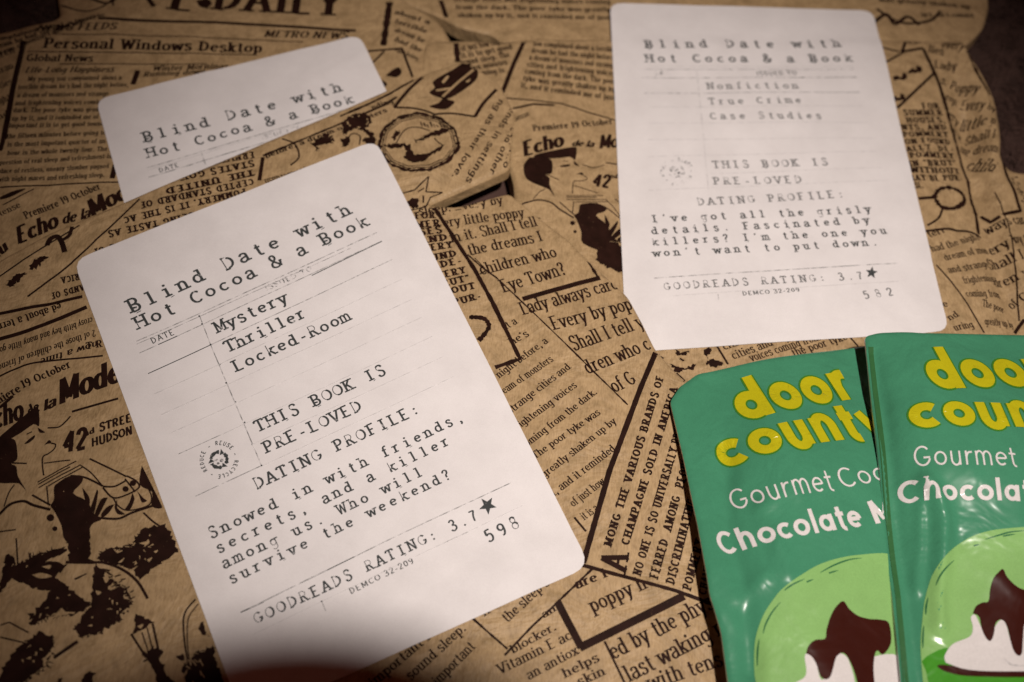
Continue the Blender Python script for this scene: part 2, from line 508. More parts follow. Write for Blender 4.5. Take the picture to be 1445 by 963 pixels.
def triangulate(poly, step, rings=()):
    b = resample(poly, step)
    nb = len(b)
    q = fill_pts(poly, step)
    extra = [tuple(p) for p in q]
    if rings:
        area = sum(b[i][0] * b[(i + 1) % nb][1] - b[(i + 1) % nb][0] * b[i][1] for i in range(nb))
        s = 1 if area > 0 else -1
        if len(q):
            q = q[bdist(q, poly) > max(rings) + step * .3]
        extra = [tuple(p) for p in q]
        for r in rings:
            ring = []
            for i in range(nb):
                d = np.array(b[(i + 1) % nb]) - np.array(b[i - 1])
                ln = np.linalg.norm(d) or 1
                ring.append(np.array(b[i]) + np.array((-d[1], d[0])) / ln * r * s)
            ring = np.array(ring)
            ok = inside(ring, poly) & (bdist(ring, poly) > r * .9)
            extra += [tuple(p) for p in ring[ok]]
    co = [Vector(p) for p in b] + [Vector(p) for p in extra]
    v, e, f, *_ = delaunay_2d_cdt(co, [], [list(range(nb))], 1, 1e-9)
    return [tuple(p) for p in v], [list(t) for t in f]


class Sheet:
    def __init__(self, outline, z0, zfn, step, mats, rim=0.0, drop=0.0, rings=()):
        self.z0 = z0
        self.mats = list(mats)
        self.poly = outline
        v, f = triangulate(outline, step, rings)
        P = np.array(v)
        z = zfn(P)
        if rim:
            d = np.clip(bdist(P, outline) / rim, 0, 1)
            z = z - drop * (1 - np.sqrt(np.clip(1 - (1 - d) ** 2, 0, 1)))
        self.v = [(p[0], p[1], zz) for p, zz in zip(v, z)]
        self.f = [t if self._ccw(t) else t[::-1] for t in f]
        self.mi = [0] * len(self.f)
        self.nf = len(self.f)
        self.bvh = BVHTree.FromPolygons([Vector(q) for q in self.v], self.f)
        self.count = 0
        self.pstep = .0016
        self.lift, self.zfn = False, zfn

    def _ccw(self, t):
        a, b, c = (self.v[i] for i in t[:3])
        return (b[0] - a[0]) * (c[1] - a[1]) - (c[0] - a[0]) * (b[1] - a[1]) > 0

    def wall(self, depth, out=0.0, flat=None, mi=0):
        """close the sheet into a body: sides and underside"""
        ed = {}
        for t in self.f[:self.nf]:
            for i in range(len(t)):
                a, b = t[i], t[(i + 1) % len(t)]
                if (b, a) in ed:
                    del ed[(b, a)]
                else:
                    ed[(a, b)] = 1
        nxt = dict(ed.keys())
        idx = {}
        for a in nxt:
            x, y, z = self.v[a]
            idx[a] = len(self.v)
            self.v.append((x, y, flat if flat is not None else z - depth))
        top = {}
        for a in nxt:
            top[a] = len(self.v)
            self.v.append(self.v[a])
            x, y, z = self.v[idx[a]]
            top[-a - 1] = len(self.v)
            self.v.append((x, y, z))
        for a, b in list(nxt.items()):
            self.f.append([top[b], top[a], top[-a - 1], top[-b - 1]])
            self.mi.append(mi)
        if flat is None:
            low = {}
            for t in self.f[:self.nf]:
                for i in t:
                    if i not in idx and i not in low:
                        x, y, z = self.v[i]
                        low[i] = len(self.v)
                        self.v.append((x, y, z - depth))
                self.f.append([idx.get(i, low.get(i)) for i in reversed(t)])
                self.mi.append(mi)
        elif nxt:
            s = next(iter(nxt))
            loop, c = [s], nxt[s]
            while c != s and c in nxt and len(loop) < len(nxt):
                loop.append(c)
                c = nxt[c]
            if c == s:
                self.f.append([idx[i] for i in reversed(loop)])
                self.mi.append(mi)

    def m(self, key):
        mm = M[key]
        if mm not in self.mats:
            self.mats.append(mm)
        return self.mats.index(mm)

    def drop(self, x, y):
        h = self.bvh.ray_cast(Vector((x, y, 1.0)), Vector((0, 0, -1)))
        return None if h[0] is None else h[0].z

    def polys(self, P, key, layer=1, clip=None):
        """print: polygons in plan metres laid on the sheet"""
        mi = self.m(key)
        for q in P:
            if clip is not None:
                c = np.mean(np.array(q), 0)[None]
                if not inside(c, clip)[0]:
                    continue
            self.count += 1
            e = 0.00004 + 0.00003 * layer + (self.count % 40) * 4e-7
            zz = [self.drop(p[0], p[1]) for p in q]
            if any(z is None for z in zz):
                continue
            a = sum(q[i - 1][0] * q[i][1] - q[i][0] * q[i - 1][1] for i in range(len(q)))
            i0 = len(self.v)
            self.v += [(p[0], p[1], z + e) for p, z in zip(q, zz)]
            t = list(range(i0, i0 + len(q)))
            self.f.append(t if a > 0 else t[::-1])
            self.mi.append(mi)

    def patch(self, v, f, key, layer=1):
        mi = self.m(key)
        zz = [self.drop(p[0], p[1]) for p in v]
        i0 = len(self.v)
        self.v += [(p[0], p[1], (z if z is not None else 0) + 0.000055 + 0.000026 * layer) for p, z in zip(v, zz)]
        for t in f:
            if any(zz[i] is None for i in t):
                continue
            a = sum(v[t[i - 1]][0] * v[t[i]][1] - v[t[i]][0] * v[t[i - 1]][1] for i in range(len(t)))
            q = [i0 + i for i in t]
            self.f.append(q if a > 0 else q[::-1])
            self.mi.append(mi)

    def union(self, P, key, layer=1):
        co, fc, src = [], [], []
        for q in P:
            q = [(p[0] * 1000, p[1] * 1000) for p in q]
            a = sum(q[i - 1][0] * q[i][1] - q[i][0] * q[i - 1][1] for i in range(len(q)))
            if abs(a) < 1e-5:
                continue
            q = q if a > 0 else q[::-1]
            fc += [(len(co) + i, len(co) + (i + 1) % len(q)) for i in range(len(q))]
            co += [Vector(p) for p in q]
            src.append(q)
        allp = np.array([p for q in src for p in q])
        lo, hi = allp.min(0), allp.max(0)
        gx, gy = np.meshgrid(np.arange(lo[0], hi[0], .5), np.arange(lo[1], hi[1], .5))
        gp = np.stack([gx.ravel(), gy.ravel()], 1)
        co += [Vector(p) for p in gp]
        v, e, f, *_ = delaunay_2d_cdt(co, fc, [], 0, 1e-4)
        c = np.array([np.mean([v[i] for i in t], 0) for t in f])
        keep = np.zeros(len(f), bool)
        for q in src:
            keep |= inside(c, q)
        self.patch([(p[0] / 1000, p[1] / 1000) for p in v], [list(t) for t, k in zip(f, keep) if k], key, layer)

    def u(self, p):
        q = U(p, self.z0)
        if self.lift:
            for _ in range(3):
                z = self.drop(*q)
                if z is None:
                    z = float(self.zfn(np.array([q]))[0])
                q = U(p, z)
        return np.array(q)

    def text(self, s, p0, p1, h, style='times', key='kink', layer=1, mono=False, wide=.86, clip=None, wob=0.0):
        a, b = self.u(p0), self.u(p1)
        d = b - a
        L = np.linalg.norm(d)
        d = d / L
        n = np.array((-d[1], d[0]))
        ip = np.array(p1, float) - np.array(p0, float)
        ip = np.array((ip[1], -ip[0])) / np.linalg.norm(ip)
        hh = abs((self.u(np.array(p0) + ip * h) - a) @ n)
        sh = ST[style][5]
        gl = [glyph(c, style) for c in s]
        if mono:
            # pitch so that the last cell's letter ends at p1
            pitch = (L - hh * wide * .62) / max(1, len(s) - 1)
            xs = [i * pitch for i in range(len(s))]
            sx = hh * wide
        else:
            tot = sum(g[0] for g in gl)
            sx = L / tot
            xs, x = [], 0
            for g in gl:
                xs.append(x)
                x += g[0] * sx
        allout = []
        for (w, P), x, c in zip(gl, xs, s):
            out = []
            if mono:
                cx = hh * wide * .31
                wl = min(sx, sx * .76 / w)
                if c in 'ilI.,:\'t1-f':
                    wl = sx
                x = x + cx - w * wl / 2
            else:
                wl = sx
            dy = random.uniform(-wob, wob) * hh
            for q in P:
                out.append([a + d * (x + (p[0] + p[1] * sh) * wl) + n * (p[1] * hh + dy) for p in q])
            allout.append(out)
        if key in ('white', 'yellow', 'edge'):
            for out in allout:
                if out:
                    self.union(out, key, layer)
            return
        out2 = []
        for q in (q for o in allout for q in o):   # long strokes are cut so that they follow the paper
            if len(q) == 4:
                l = np.linalg.norm((q[1] - q[0]))
                m = int(l / 0.0022) + 1
                for i in range(m):
                    t0, t1 = i / m, (i + 1) / m
                    out2.append([q[0] + (q[1] - q[0]) * t0, q[0] + (q[1] - q[0]) * t1, q[3] + (q[2] - q[3]) * t1, q[3] + (q[2] - q[3]) * t0])
            else:
                out2.append(q)
        self.polys(out2, key, layer, clip)

    def line(self, pts, w, key='kink', layer=1, curve=False, rough=0.0, taper=False):
        P = [tuple(self.u(p)) for p in pts]
        if curve:
            P = catmull(P, 8)
        P = resample(P, 0.0012, False)
        a = self.u(pts[0])
        ww = np.linalg.norm(self.u((pts[0][0] + w * .7071, pts[0][1] + w * .7071)) - a)
        n = len(P)
        k = [0]

        def wf(d):
            k[0] += 1
            t = k[0] / n
            f = 1 + random.uniform(-rough, rough)
            if taper:
                f *= .25 + 1.1 * math.sin(math.pi * min(1, max(0, t)))
            return ww * f
        self.polys(strip(P, wf), key, layer)

    def shape(self, pts, key='kink', layer=1, smooth=True, rough=0.0, step=None, k=4):
        P = [tuple(self.u(p)) for p in pts]
        if smooth:
            P = catmull(P + [P[0]], k)[:-1]
        if rough:
            P = resample(P, 0.0007)
            P = [(p[0] + random.gauss(0, rough), p[1] + random.gauss(0, rough)) for p in P]
        v, f = triangulate(P, step or self.pstep)
        self.patch(v, f, key, layer)

    def dot(self, p, r, key='kink', layer=1):
        self.shape([(p[0] + r * math.cos(a), p[1] + r * .9 * math.sin(a)) for a in np.linspace(0, 2 * math.pi, 9)[:-1]], key, layer)

    def build(self, name, parent=None):
        me = bpy.data.meshes.new(name)
        me.from_pydata(self.v, [], self.f)
        for mm in self.mats:
            me.materials.append(mm)
        me.polygons.foreach_set('material_index', self.mi)
        me.polygons.foreach_set('use_smooth', [len(p) < 5 for p in self.f])
        me.update()
        o = bpy.data.objects.new(name, me)
        COL.objects.link(o)
        if parent:
            o.parent = parent
            o.matrix_parent_inverse = Matrix.Translation(-parent.location)
        return o


def thing(name, label, cat, loc, group=None):
    o = bpy.data.objects.new(name, None)
    COL.objects.link(o)
    o.location = loc
    o.empty_display_size = 0.01
    o['label'] = label
    o['category'] = cat
    if group:
        o['group'] = group
    return o


_r = np.random.default_rng(3)
_W = [(_r.uniform(40, 200), _r.uniform(0, 6.28), _r.uniform(0, 6.28)) for _ in range(14)]


def wave(P, amp, seed=0):
    z = np.zeros(len(P))
    for i, (k, a, ph) in enumerate(_W):
        a = a + seed * 1.7
        z += np.sin(k * (P[:, 0] * math.cos(a) + P[:, 1] * math.sin(a)) + ph + seed) * (60 / k) ** .8
    return z * amp / 2.2


def ridge(P, z0, pts, amp, width):
    """a crease along a pixel polyline"""
    L = [U(p, z0) for p in pts]
    d = np.full(len(P), 1e9)
    for i in range(len(L) - 1):
        a, b = np.array(L[i]), np.array(L[i + 1])
        ab = b - a
        t = np.clip(((P - a) @ ab) / (ab @ ab), 0, 1)
        d = np.minimum(d, np.linalg.norm(P - (a + t[:, None] * ab), axis=1))
    return amp * np.exp(-(d / width) ** 2)


def crinkles(P, z0, x0, x1, y0, y1, n, seed, amp=1.0, wid=1.0, ln0=14, ln1=60, any_way=False):
    R = random.Random(seed)
    z = np.zeros(len(P))
    for _ in range(n):
        a = (R.uniform(x0, x1), R.uniform(y0, y1))
        an, ln = R.uniform(-.9, .9) * (3.5 if any_way else 1) + 1.57, R.uniform(ln0, ln1)
        b = (a[0] + ln * math.cos(an), a[1] + ln * math.sin(an))
        c = ((a[0] + b[0]) / 2 + R.uniform(-6, 6), (a[1] + b[1]) / 2)
        z += ridge(P, z0, [a, c, b], amp * R.uniform(.00012, .0004) * R.choice((1, 1, -1)), wid * R.uniform(.0011, .0022))
    return z


# ------------------------------------------------------------------ the setting: a dark plush blanket
BZ = 0.0


def build_blanket():
    v, f, n = [], [], 64
    X0, X1, Y0, Y1 = -0.45, 0.45, -0.30, 0.75
    for j in range(n + 1):
        for i in range(n + 1):
            x, y = X0 + (X1 - X0) * i / n, Y0 + (Y1 - Y0) * j / n
            v.append((x, y, -0.0035 + 0.0025 * math.sin(31 * x + 2) * math.sin(27 * y)))
    for j in range(n):
        for i in range(n):
            a = j * (n + 1) + i
            f.append((a, a + 1, a + n + 2, a + n + 1))

    def tufts(px_poly, count):
        R = random.Random(5)
        P = [U(p, 0) for p in px_poly]
        xs, ys = [p[0] for p in P], [p[1] for p in P]
        pts = np.array([(R.uniform(min(xs), max(xs)), R.uniform(min(ys), max(ys))) for _ in range(count)])
        pts = pts[inside(pts, P)]
        for x, y in pts:
            cl = math.sin(240 * x + 3 * math.sin(170 * y)) + math.sin(210 * y + 2 * math.sin(260 * x))
            ang = 0.8 + 1.1 * cl + R.uniform(-.5, .5)
            ln = R.uniform(.0022, .0046)
            lean = R.uniform(.5, 1.0)
            w = R.uniform(.00022, .0004)
            dx, dy = math.cos(ang), math.sin(ang)
            z = -0.0035 + 0.0025 * math.sin(31 * x + 2) * math.sin(27 * y)
            i0 = len(v)
            for t in (0, .5, 1):
                h = ln * (t * .9 - .45 * t * t) * (1.3 - .6 * lean)
                ox, oy = dx * ln * lean * t * t, dy * ln * lean * t * t
                ww = w * (1 - t)
                v.append((x + ox - dy * ww, y + oy + dx * ww, z + h))
                if t < 1:
                    v.append((x + ox + dy * ww, y + oy - dx * ww, z + h))
            f.append((i0, i0 + 1, i0 + 3, i0 + 2))
            f.append((i0 + 2, i0 + 3, i0 + 4))
    tufts([(1180, -120), (1560, -120), (1560, 380), (1340, 380), (1290, 60)], 34000)
    tufts([(-120, -140), (160, -140), (140, 90), (-120, 140)], 14000)
    me = bpy.data.meshes.new('blanket')
    me.from_pydata(v, [], f)
    me.materials.append(M['blanket'])
    o = bpy.data.objects.new('blanket', me)
    COL.objects.link(o)
    o['kind'] = 'structure'
    o['label'] = 'dark brown plush blanket under the wrapped books'


build_blanket()

# ------------------------------------------------------------------ wrapped books
BG = 'books wrapped in newsprint patterned kraft paper'
STORY = ('My young son complained about a terrible dream he had the night before, a dream of monsters and strange '
         'cities and frightening voices coming from the dark. The poor tyke was greatly shaken up by it, and it '
         'reminded me of just how important it is to get good sound sleep. The fifteen minutes before going to sleep '
         'is the most important quarter of an hour in the whole twenty-four. The question of real sleep and refreshment '
         'in place of restless, uneasy slumber plagued with night mares and refreshing sleep.').split()


def story_rows(sh, rows, h, style='times', start=0, chars=34):
    i = start
    for p0, p1 in rows:
        s = ''
        while len(s) < chars:
            s += STORY[i % len(STORY)] + ' '
            i += 1
        sh.text(s.strip(), p0, p1, h, style)


def book_sheet(px, z, zfn, corner=0.003, step=0.0026, thick=None, rim=0.0022, drop=0.0016):
    poly = smooth_poly([U(p, z) for p in px], corner)
    return Sheet(poly, z, zfn, step, [M['kraft']], rim, drop, (0.0005, 0.0011, 0.0019))


# heights of the tops
ZA, ZB, ZC, ZD = 0.0125, 0.0073, 0.0078, 0.0062


def zB(P):
    return ZB + crinkles(P, ZB, -20, 600, 10, 300, 26, 31, .8, 1.3, 40, 160, True) + wave(P, 0.00022, 1) + ridge(P, ZB, [(-40, 70), (60, 45), (150, 30), (230, 12)], .0006, .003)


def zC(P):
    z = ZC + crinkles(P, ZC, 640, 860, 60, 300, 12, 32, .8, 1.3, 40, 120, True) + crinkles(P, ZC, 1260, 1420, 70, 470, 26, 33, 1.3, 1.2, 20, 90) + wave(P, 0.00018, 2)
    z += ridge(P, ZC, [(1352, 70), (1385, 140), (1400, 200), (1396, 250)], .0026, .0035)
    z -= ridge(P, ZC, [(1362, 170), (1378, 250), (1392, 310), (1420, 400), (1460, 480)], .0030, .0032)
    z += ridge(P, ZC, [(1420, 270), (1408, 300), (1430, 360), (1480, 480)], .0018, .004)
    z -= ridge(P, ZC, [(1350, 120), (1372, 190)], .0014, .0022)
    return z


def zA(P):
    z = ZA + crinkles(P, ZA, 0, 180, 330, 960, 16, 34, .8, 1.4, 40, 160, True) + crinkles(P, ZA, 560, 1000, 120, 960, 30, 35, .8, 1.4, 40, 160, True) + wave(P, 0.00016, 3)
    z += ridge(P, ZA, [(600, 240), (690, 215), (724, 200)], .0010, .006)
    return z


def zD(P):
    return ZD + wave(P, 0.0003, 4)


bookA = thing('wrapped_book', 'front newsprint wrapped book on top of the others, its large sharp label numbered 598', 'book', (-0.04, -0.05, 0.0084), BG)
bookB = thing('wrapped_book', 'newsprint wrapped book at the back left, its label half hidden under the front book', 'book', (-0.10, 0.10, 0), BG)
bookC = thing('wrapped_book', 'newsprint wrapped book under the blurred label numbered 582, beside the plush blanket', 'book', (0.09, 0.06, 0), BG)
bookD = thing('wrapped_book', 'newsprint wrapped book of which only a thin blurred strip shows along the top edge', 'book', (0.04, 0.20, 0), BG)

# --- the book at the back (only a strip shows)
sD = book_sheet([(540, -10), (622, 22), (648, 37), (700, 49), (722, 84), (860, 90), (1225, 90), (1330, 84), (1368, 60), (1388, 40), (1396, 10), (1380, -160), (560, -160)], ZD, zD, drop=0.0007)
sD.wall(0, flat=0.0006)
story_rows(sD, [((640 + k * 3, 2 + k * 11), (862, 6 + k * 11)) for k in range(-1, 3)], 6, 'timesb', 10, 40)
sD.line([(555, -8), (612, 30)], 3)
sD.line([(622, 0), (630, 24)], 5)
sD.line([(860, 17), (1230, 22)], 2)
sD.line([(1236, 14), (1270, 34), (1310, 32), (1326, 18)], 4, curve=True)
sD.line([(1232, 34), (1250, 22), (1262, 36), (1280, 26), (1296, 38)], 5, curve=True)
story_rows(sD, [((1240, 4), (1370, 14)), ((1300, 26), (1375, 26))], 6, 'timesb', 30, 20)

# --- back left book
sB = book_sheet([(-90, 66), (0, 44), (84, 25), (76, -40), (90, -170), (560, -170), (566, -4), (622, 30), (640, 60), (606, 118), (560, 230), (300, 420), (-120, 520)], ZB, zB)
sB.wall(0, flat=0.0004)
r1 = crop(0, 0, 3)
sB.text('L', (238, 15), (276, 17), 30, 'timesb')
sB.shape([(278, 3), (292, -2), (299, 6), (292, 12), (282, 10)], rough=.0003)
sB.text('DAILY', (300, 14), (486, 23), 34, 'timesb')
sB.line([(140, 30), (300, 32), (420, 38), (502, 44)], 4)
sB.line([(218, 12), (206, -6)], 5)
sB.text('NEWS FEEDS', (52, 46), (165, 44), 8.5, 'italicb')
sB.text('METRO NEWS', (372, 52), (491, 55), 9.5, 'italicb')
sB.line([(75, 50), (250, 52), (428, 59)], 1.2)
sB.text('Personal Windows Desktop', (61, 69), (371, 74), 14, 'timesb')
sB.line([(39, 74), (180, 75), (357, 77)], 1.4)
sB.text('Global News', (37, 87), (132, 88), 10, 'timesb')
sB.line([(84, 91), (293, 91)], 1.3)
sB.text('Life-Long Happiness', (35, 103), (161, 102), 8, 'italicb')
sB.text('Winter Mornings', (215, 101), (322, 97), 8, 'italicb')
sB.text('Running down', (202, 109), (290, 104), 6.5, 'italicb')
rows = [('My young son complained about a', (118, 345), (515, 338)), ("terrible dream he's had the night before,", (75, 378), (545, 368)),
        ('a dream of monsters and strange', (72, 412), (460, 405)), ('and frightening voices coming', (62, 445), (445, 440)),
        ('dark. The poor tyke was greatly', (55, 475), (450, 472)), ('up by it, and it reminded me of just', (48, 510), (470, 503)),
        ('important it is to get good sound sl', (38, 542), (470, 532)), ('the fifteen minutes before going to s', (28, 588), (470, 570)),
        ('is the most impotant quarter of an a', (30, 622), (470, 606)), ('hour in the whole twenty-four. The', (30, 658), (455, 640)),
        ('question of real sleep and refreshment-in', (-6, 700), (476, 670)), ('place of restless, uneasy slumber pagued', (-8, 737), (462, 712)),
        ('with night mares and refreshing sleep.', (-10, 772), (444, 750))]
for s, a, b in rows:
    sB.text(s, r1(*a), r1(*b), 6.6, 'timesb')
sB.line([r1(562, 358), r1(584, 300)], 6)
sB.line([r1(474, 756), r1(488, 698)], 6)
sB.line([r1(100, 178), r1(50, 380), r1(12, 600), r1(0, 640)], 4.5)
sB.line([r1(112, 180), r1(62, 380), r1(26, 590)], 1.2)
story_rows(sB, [((-10, 62 + 10 * k), (150 - 14 * k, 26 + 4 * k)) for k in range(3)], 6, 'timesb', 3, 26)
for k, t in enumerate(('dren', 'stran', 'cities', 'night', 'and')):
    sB.text(t, (-6 - k, 84 + 22 * k), (23 - 2 * k, 74 + 22 * k), 9, 'times')
sB.line([(0, 265), (90, 260), (170, 257)], 2)
sB.line([(0, 281), (36, 267)], 5, taper=True)
sB.line([(4, 290), (48, 267)], 1.6)
sB.text('tense', (1, 306), (31, 292), 9, 'times')
sB.text('Premiere 19 October', (37, 310), (144, 267), 11, 'timesb')
sB.text('Echo', (26, 346), (84, 322), 24, 'script')
sB.text('de la', (89, 318), (128, 308), 15, 'script')
sB.text('Mode', (130, 308), (198, 270), 24, 'script')
sB.text('tu', (-6, 368), (14, 352), 16, 'script')
sB.line([(0, 374), (60, 345), (104, 318)], 1.5)
sB.line([(95, 0), (110, -8), (150, 6), (170, -6)], 3, curve=True)
sB.line([(85, 8), (120, 18), (150, 8), (165, -8)], 2, curve=True)
sB.line([(160, -8), (160, 10)], 2)
# the card with a spade, and the column by it
c4 = crop(480, 60, 4.814)
sB.line([c4(190, 66), c4(420, 46), c4(492, 246)], 3)
sB.line([c4(222, 142), c4(300, 66)], 2.4)
sB.shape([c4(*p) for p in ((310, 232), (360, 192), (400, 178), (418, 215), (385, 245), (340, 240))])
sB.shape([c4(*p) for p in ((285, 260), (320, 290), (300, 310))])
sB.line([(550, 4), (541, 66)], 7, rough=.2)
sB.line([(551, 4), (543, 66)], 1.5)
story_rows(sB, [((556, 20 + 13 * k), (606 - 4 * k, 36 + 13 * k)) for k in range(5)], 7, 'timesb', 4, 8)

# --- right book
C_OUT = [(600, 58), (650, 57), (706, 59), (760, 53), (860, 54), (1235, 55), (1352, 59), (1364, 84), (1392, 118), (1405, 150), (1410, 190), (1410, 226),
         (1428, 240), (1540, 250), (1640, 640), (1600, 1160), (1150, 1160), (1000, 640), (930, 520), (880, 440), (800, 360), (726, 285), (726, 262), (716, 225), (690, 160), (650, 112), (588, 118)]
sC = book_sheet(C_OUT, ZC, zC, drop=0.0010)
sC.wall(0, flat=0.0005)
r2 = crop(482, 0, 3)
story_rows(sC, [(r2(500, 90), r2(1140, 108)), (r2(520, 118), r2(1140, 140))], 7, 'timesb', 20, 44)
sC.line([(646, 48), (700, 51), (860, 53)], 2)
story_rows(sC, [(r2(812 - 9 * k, 195 + 30 * k), r2(1160, 222 + 34 * k)) for k in range(7)], 7.5, 'timesb', 2, 30)
sC.line([r2(775, 172), r2(730, 270), r2(680, 400)], 5)
sC.line([r2(500, 60), r2(660, 130), r2(775, 172)], 2)
story_rows(sC, [(r2(510, 222 + 28 * k), r2(740 - 12 * k, 176 + 34 * k)) for k in range(5)], 8, 'timesb', 40, 14)
sC.line([r2(485, 190), r2(492, 265)], 7, rough=.3)
sC.line([r2(690, 420), r2(930, 440), r2(1160, 510)], 2)
sC.line([r2(725, 462), r2(810, 445), r2(900, 448)], 3)
sC.text('Sense', r2(735, 515), r2(800, 490), 8, 'times')
c5b = crop(700, 160, 4.815)
sC.text('Premiere 19 October', c5b(255, 120), c5b(800, 72), 8.5, 'timesb')
sC.text('Echo', c5b(190, 292), c5b(465, 222), 21, 'script')
sC.text('de la', c5b(515, 222), c5b(665, 228), 9, 'script')
sC.text('Mode', c5b(702, 238), c5b(930, 232), 19, 'script')


def woman(sh, T, s):
    """the printed drawing: a woman in a hat seen from the side; T maps drawing -> pixels, s scales widths"""
    def sp(pts, **k):
        sh.shape([T(*p) for p in pts], **k)

    def ln(pts, w, **k):
        sh.line([T(*p) for p in pts], w * s, curve=len(pts) > 2, **k)
    sp([(-30, 360), (-20, 300), (100, 190), (220, 90), (262, 80), (268, 200), (230, 190), (150, 245), (60, 300)], k=3)
    sp([(-60, 350), (0, 320), (60, 290), (105, 300), (120, 370), (120, 430), (80, 460), (115, 480), (125, 545), (180, 640), (140, 600), (110, 590), (0, 590), (-60, 560), (-90, 450)], k=3)
    sp([(165, 325), (190, 300), (235, 265), (235, 285), (195, 318)])
    ln([(183, 258), (220, 240)], 1.5)
    sp([(300, 335), (335, 298), (352, 318), (320, 325)])
    ln([(350, 320), (380, 330), (370, 360), (330, 390), (295, 410), (290, 460), (300, 540)], 1.8)
    sp([(258, 212), (308, 245), (270, 246)])
    ln([(85, 455), (185, 458)], 2)
    ln([(100, 600), (60, 660), (30, 750)], 1.6)
    ln([(-60, 860), (0, 800), (70, 735), (160, 712), (230, 740), (345, 770)], 3.6)
    ln([(220, 670), (345, 740)], 2.5)
    ln([(320, 610), (330, 730)], 1.8)
    sp([(400, 590), (470, 545), (560, 540), (555, 590), (500, 660), (590, 710), (650, 810), (690, 840), (640, 860), (612, 900), (605, 985), (450, 985), (420, 880), (370, 780), (345, 745), (370, 700), (370, 620)], k=3)
    for a, b in (((300, 455), (480, 435)), ((258, 585), (520, 440)), ((265, 622), (550, 465)), ((330, 612), (565, 480)), ((262, 600), (480, 480))):
        ln([a, b], 1.7)
    ln([(550, 470), (620, 520), (690, 600)], 1.7)
    ln([(480, 540), (580, 552), (700, 610)], 2.6)
    ln([(610, 425), (860, 545)], 2.2)
    ln([(700, 612), (780, 612), (860, 570)], 2.4)
    for p, r in (((905, 590), 4.5), ((855, 630), 4.5)):
        sh.dot(T(*p), r * s)
    ln([(860, 540), (925, 575), (945, 620), (860, 670), (770, 690), (700, 620)], 2.3)
    ln([(850, 560), (920, 650)], 2)
    ln([(1000, 610), (1030, 680), (1010, 740), (880, 775), (810, 750), (770, 690)], 1.8)
    sp([(900, 655), (915, 700), (885, 770), (850, 770), (880, 720)])
    sp([(930, 640), (975, 690), (1000, 710), (965, 720), (945, 670)])
    sp([(560, 620), (585, 650), (612, 700), (600, 775), (575, 690)])
    sp([(660, 632), (668, 660), (640, 800), (612, 780), (640, 690)])
    sp([(735, 690), (700, 760), (660, 830), (645, 800), (690, 700)])
    sp([(780, 735), (745, 790), (700, 825), (690, 800), (735, 750)])
    sp([(800, 700), (800, 760), (850, 800), (800, 800), (780, 750)])
    ln([(650, 825), (800, 832), (900, 790), (1050, 740)], 3.2)
    sp([(965, 470), (1080, 700), (1100, 760), (1030, 745), (1035, 650), (950, 600)], k=3)
    ln([(975, 790), (1040, 850), (1100, 890)], 2.4)
    sh.dot(T(345, 825), 5.6 * s)
    sh.dot(T(375, 900), 3.8 * s)
    ln([(-40, 925), (110, 905)], 1.8)
    ln([(490, 105), (805, 15)], 3)
    ln([(325, 215), (400, 210), (450, 170), (480, 135)], 2)


def affine(src, dst):
    A = np.array([[x, y, 1] for x, y in src])
    X = np.linalg.solve(A, np.array(dst, float))
    return lambda x, y: tuple(np.array((x, y, 1)) @ X)


Ts = affine([(262, 80), (430, 385), (110, 590)], [c5b(548, 238), c5b(655, 492), c5b(345, 512)])
woman(sC, Ts, 0.62)
sC.text('42', c5b(652, 495), c5b(775, 505), 17, 'black')
sC.text('nd STREET', c5b(775, 440), c5b(1010, 450), 6, 'black')
sC.shape([c5b(*p) for p in ((690, 905), (760, 870), (850, 900), (870, 1000), (870, 1080), (780, 1060), (690, 1000))], rough=.0003)
# right-hand columns
c6 = crop(1200, 30, 4.816)
c7 = crop(1240, 200, 3.44)
for s, a, b in (('FOR', (495, 596), (618, 594)), ('SUMMER', (368, 640), (640, 640)), ('HOUSES,', (388, 690), (658, 690)), ('NTS, AND', (355, 738), (668, 740)),
                ('POMMERY', (365, 786), (682, 786)), ('ON FOUND', (378, 836), (694, 836)), ('ALLY  DE-', (388, 886), (718, 882)), ('POMMERY', (410, 932), (722, 928))):
    sC.text(s, c6(*a), c6(*b), 7.6, 'slab')
for s, a, b in (('IN "BRUT"', (150, 122), (392, 112)), ('WITHOUT', (158, 152), (408, 152)), ('MAY BE PUR-', (150, 190), (418, 187)), ('CHASE.', (130, 226), (222, 226))):
    sC.text(s, c7(*a), c7(*b), 8, 'slab')
sC.line([c6(340, 216), c6(490, 190), c6(600, 430), c6(700, 730), c6(780, 960), c7(450, 170), c7(478, 300), c7(492, 440)], 4.5, rough=.15)
sC.line([c6(235, 290), c6(370, 212)], 3)
sC.line([c6(318, 592), c6(572, 356)], 4)
sC.line([c6(350, 210), c6(385, 110)], 4)
sC.line([c6(195, 180), c6(330, 215)], 3)
for cx, cy in ((330, 388), (432, 338), (318, 522)):
    sC.shape([c6(cx - 50, cy + 22), c6(cx - 20, cy - 12), c6(cx + 5, cy + 2), c6(cx + 25, cy - 24), c6(cx + 50, cy - 14), c6(cx + 45, cy + 14), c6(cx, cy + 22)], rough=.0002)
ring = [(272, 268), (290, 235), (325, 222), (370, 230), (412, 252), (420, 285), (385, 315), (345, 325), (300, 312), (272, 268)]
sC.line([c7(*p) for p in ring], 6, curve=True, rough=.5)
sC.line([c7(195, 276), c7(270, 270)], 5)
sC.line([c7(312, 320), c7(290, 372), c7(236, 408)], 3, curve=True)
sC.line([c7(225, 436), c7(340, 425), c7(420, 432), c7(505, 456)], 4, curve=True)
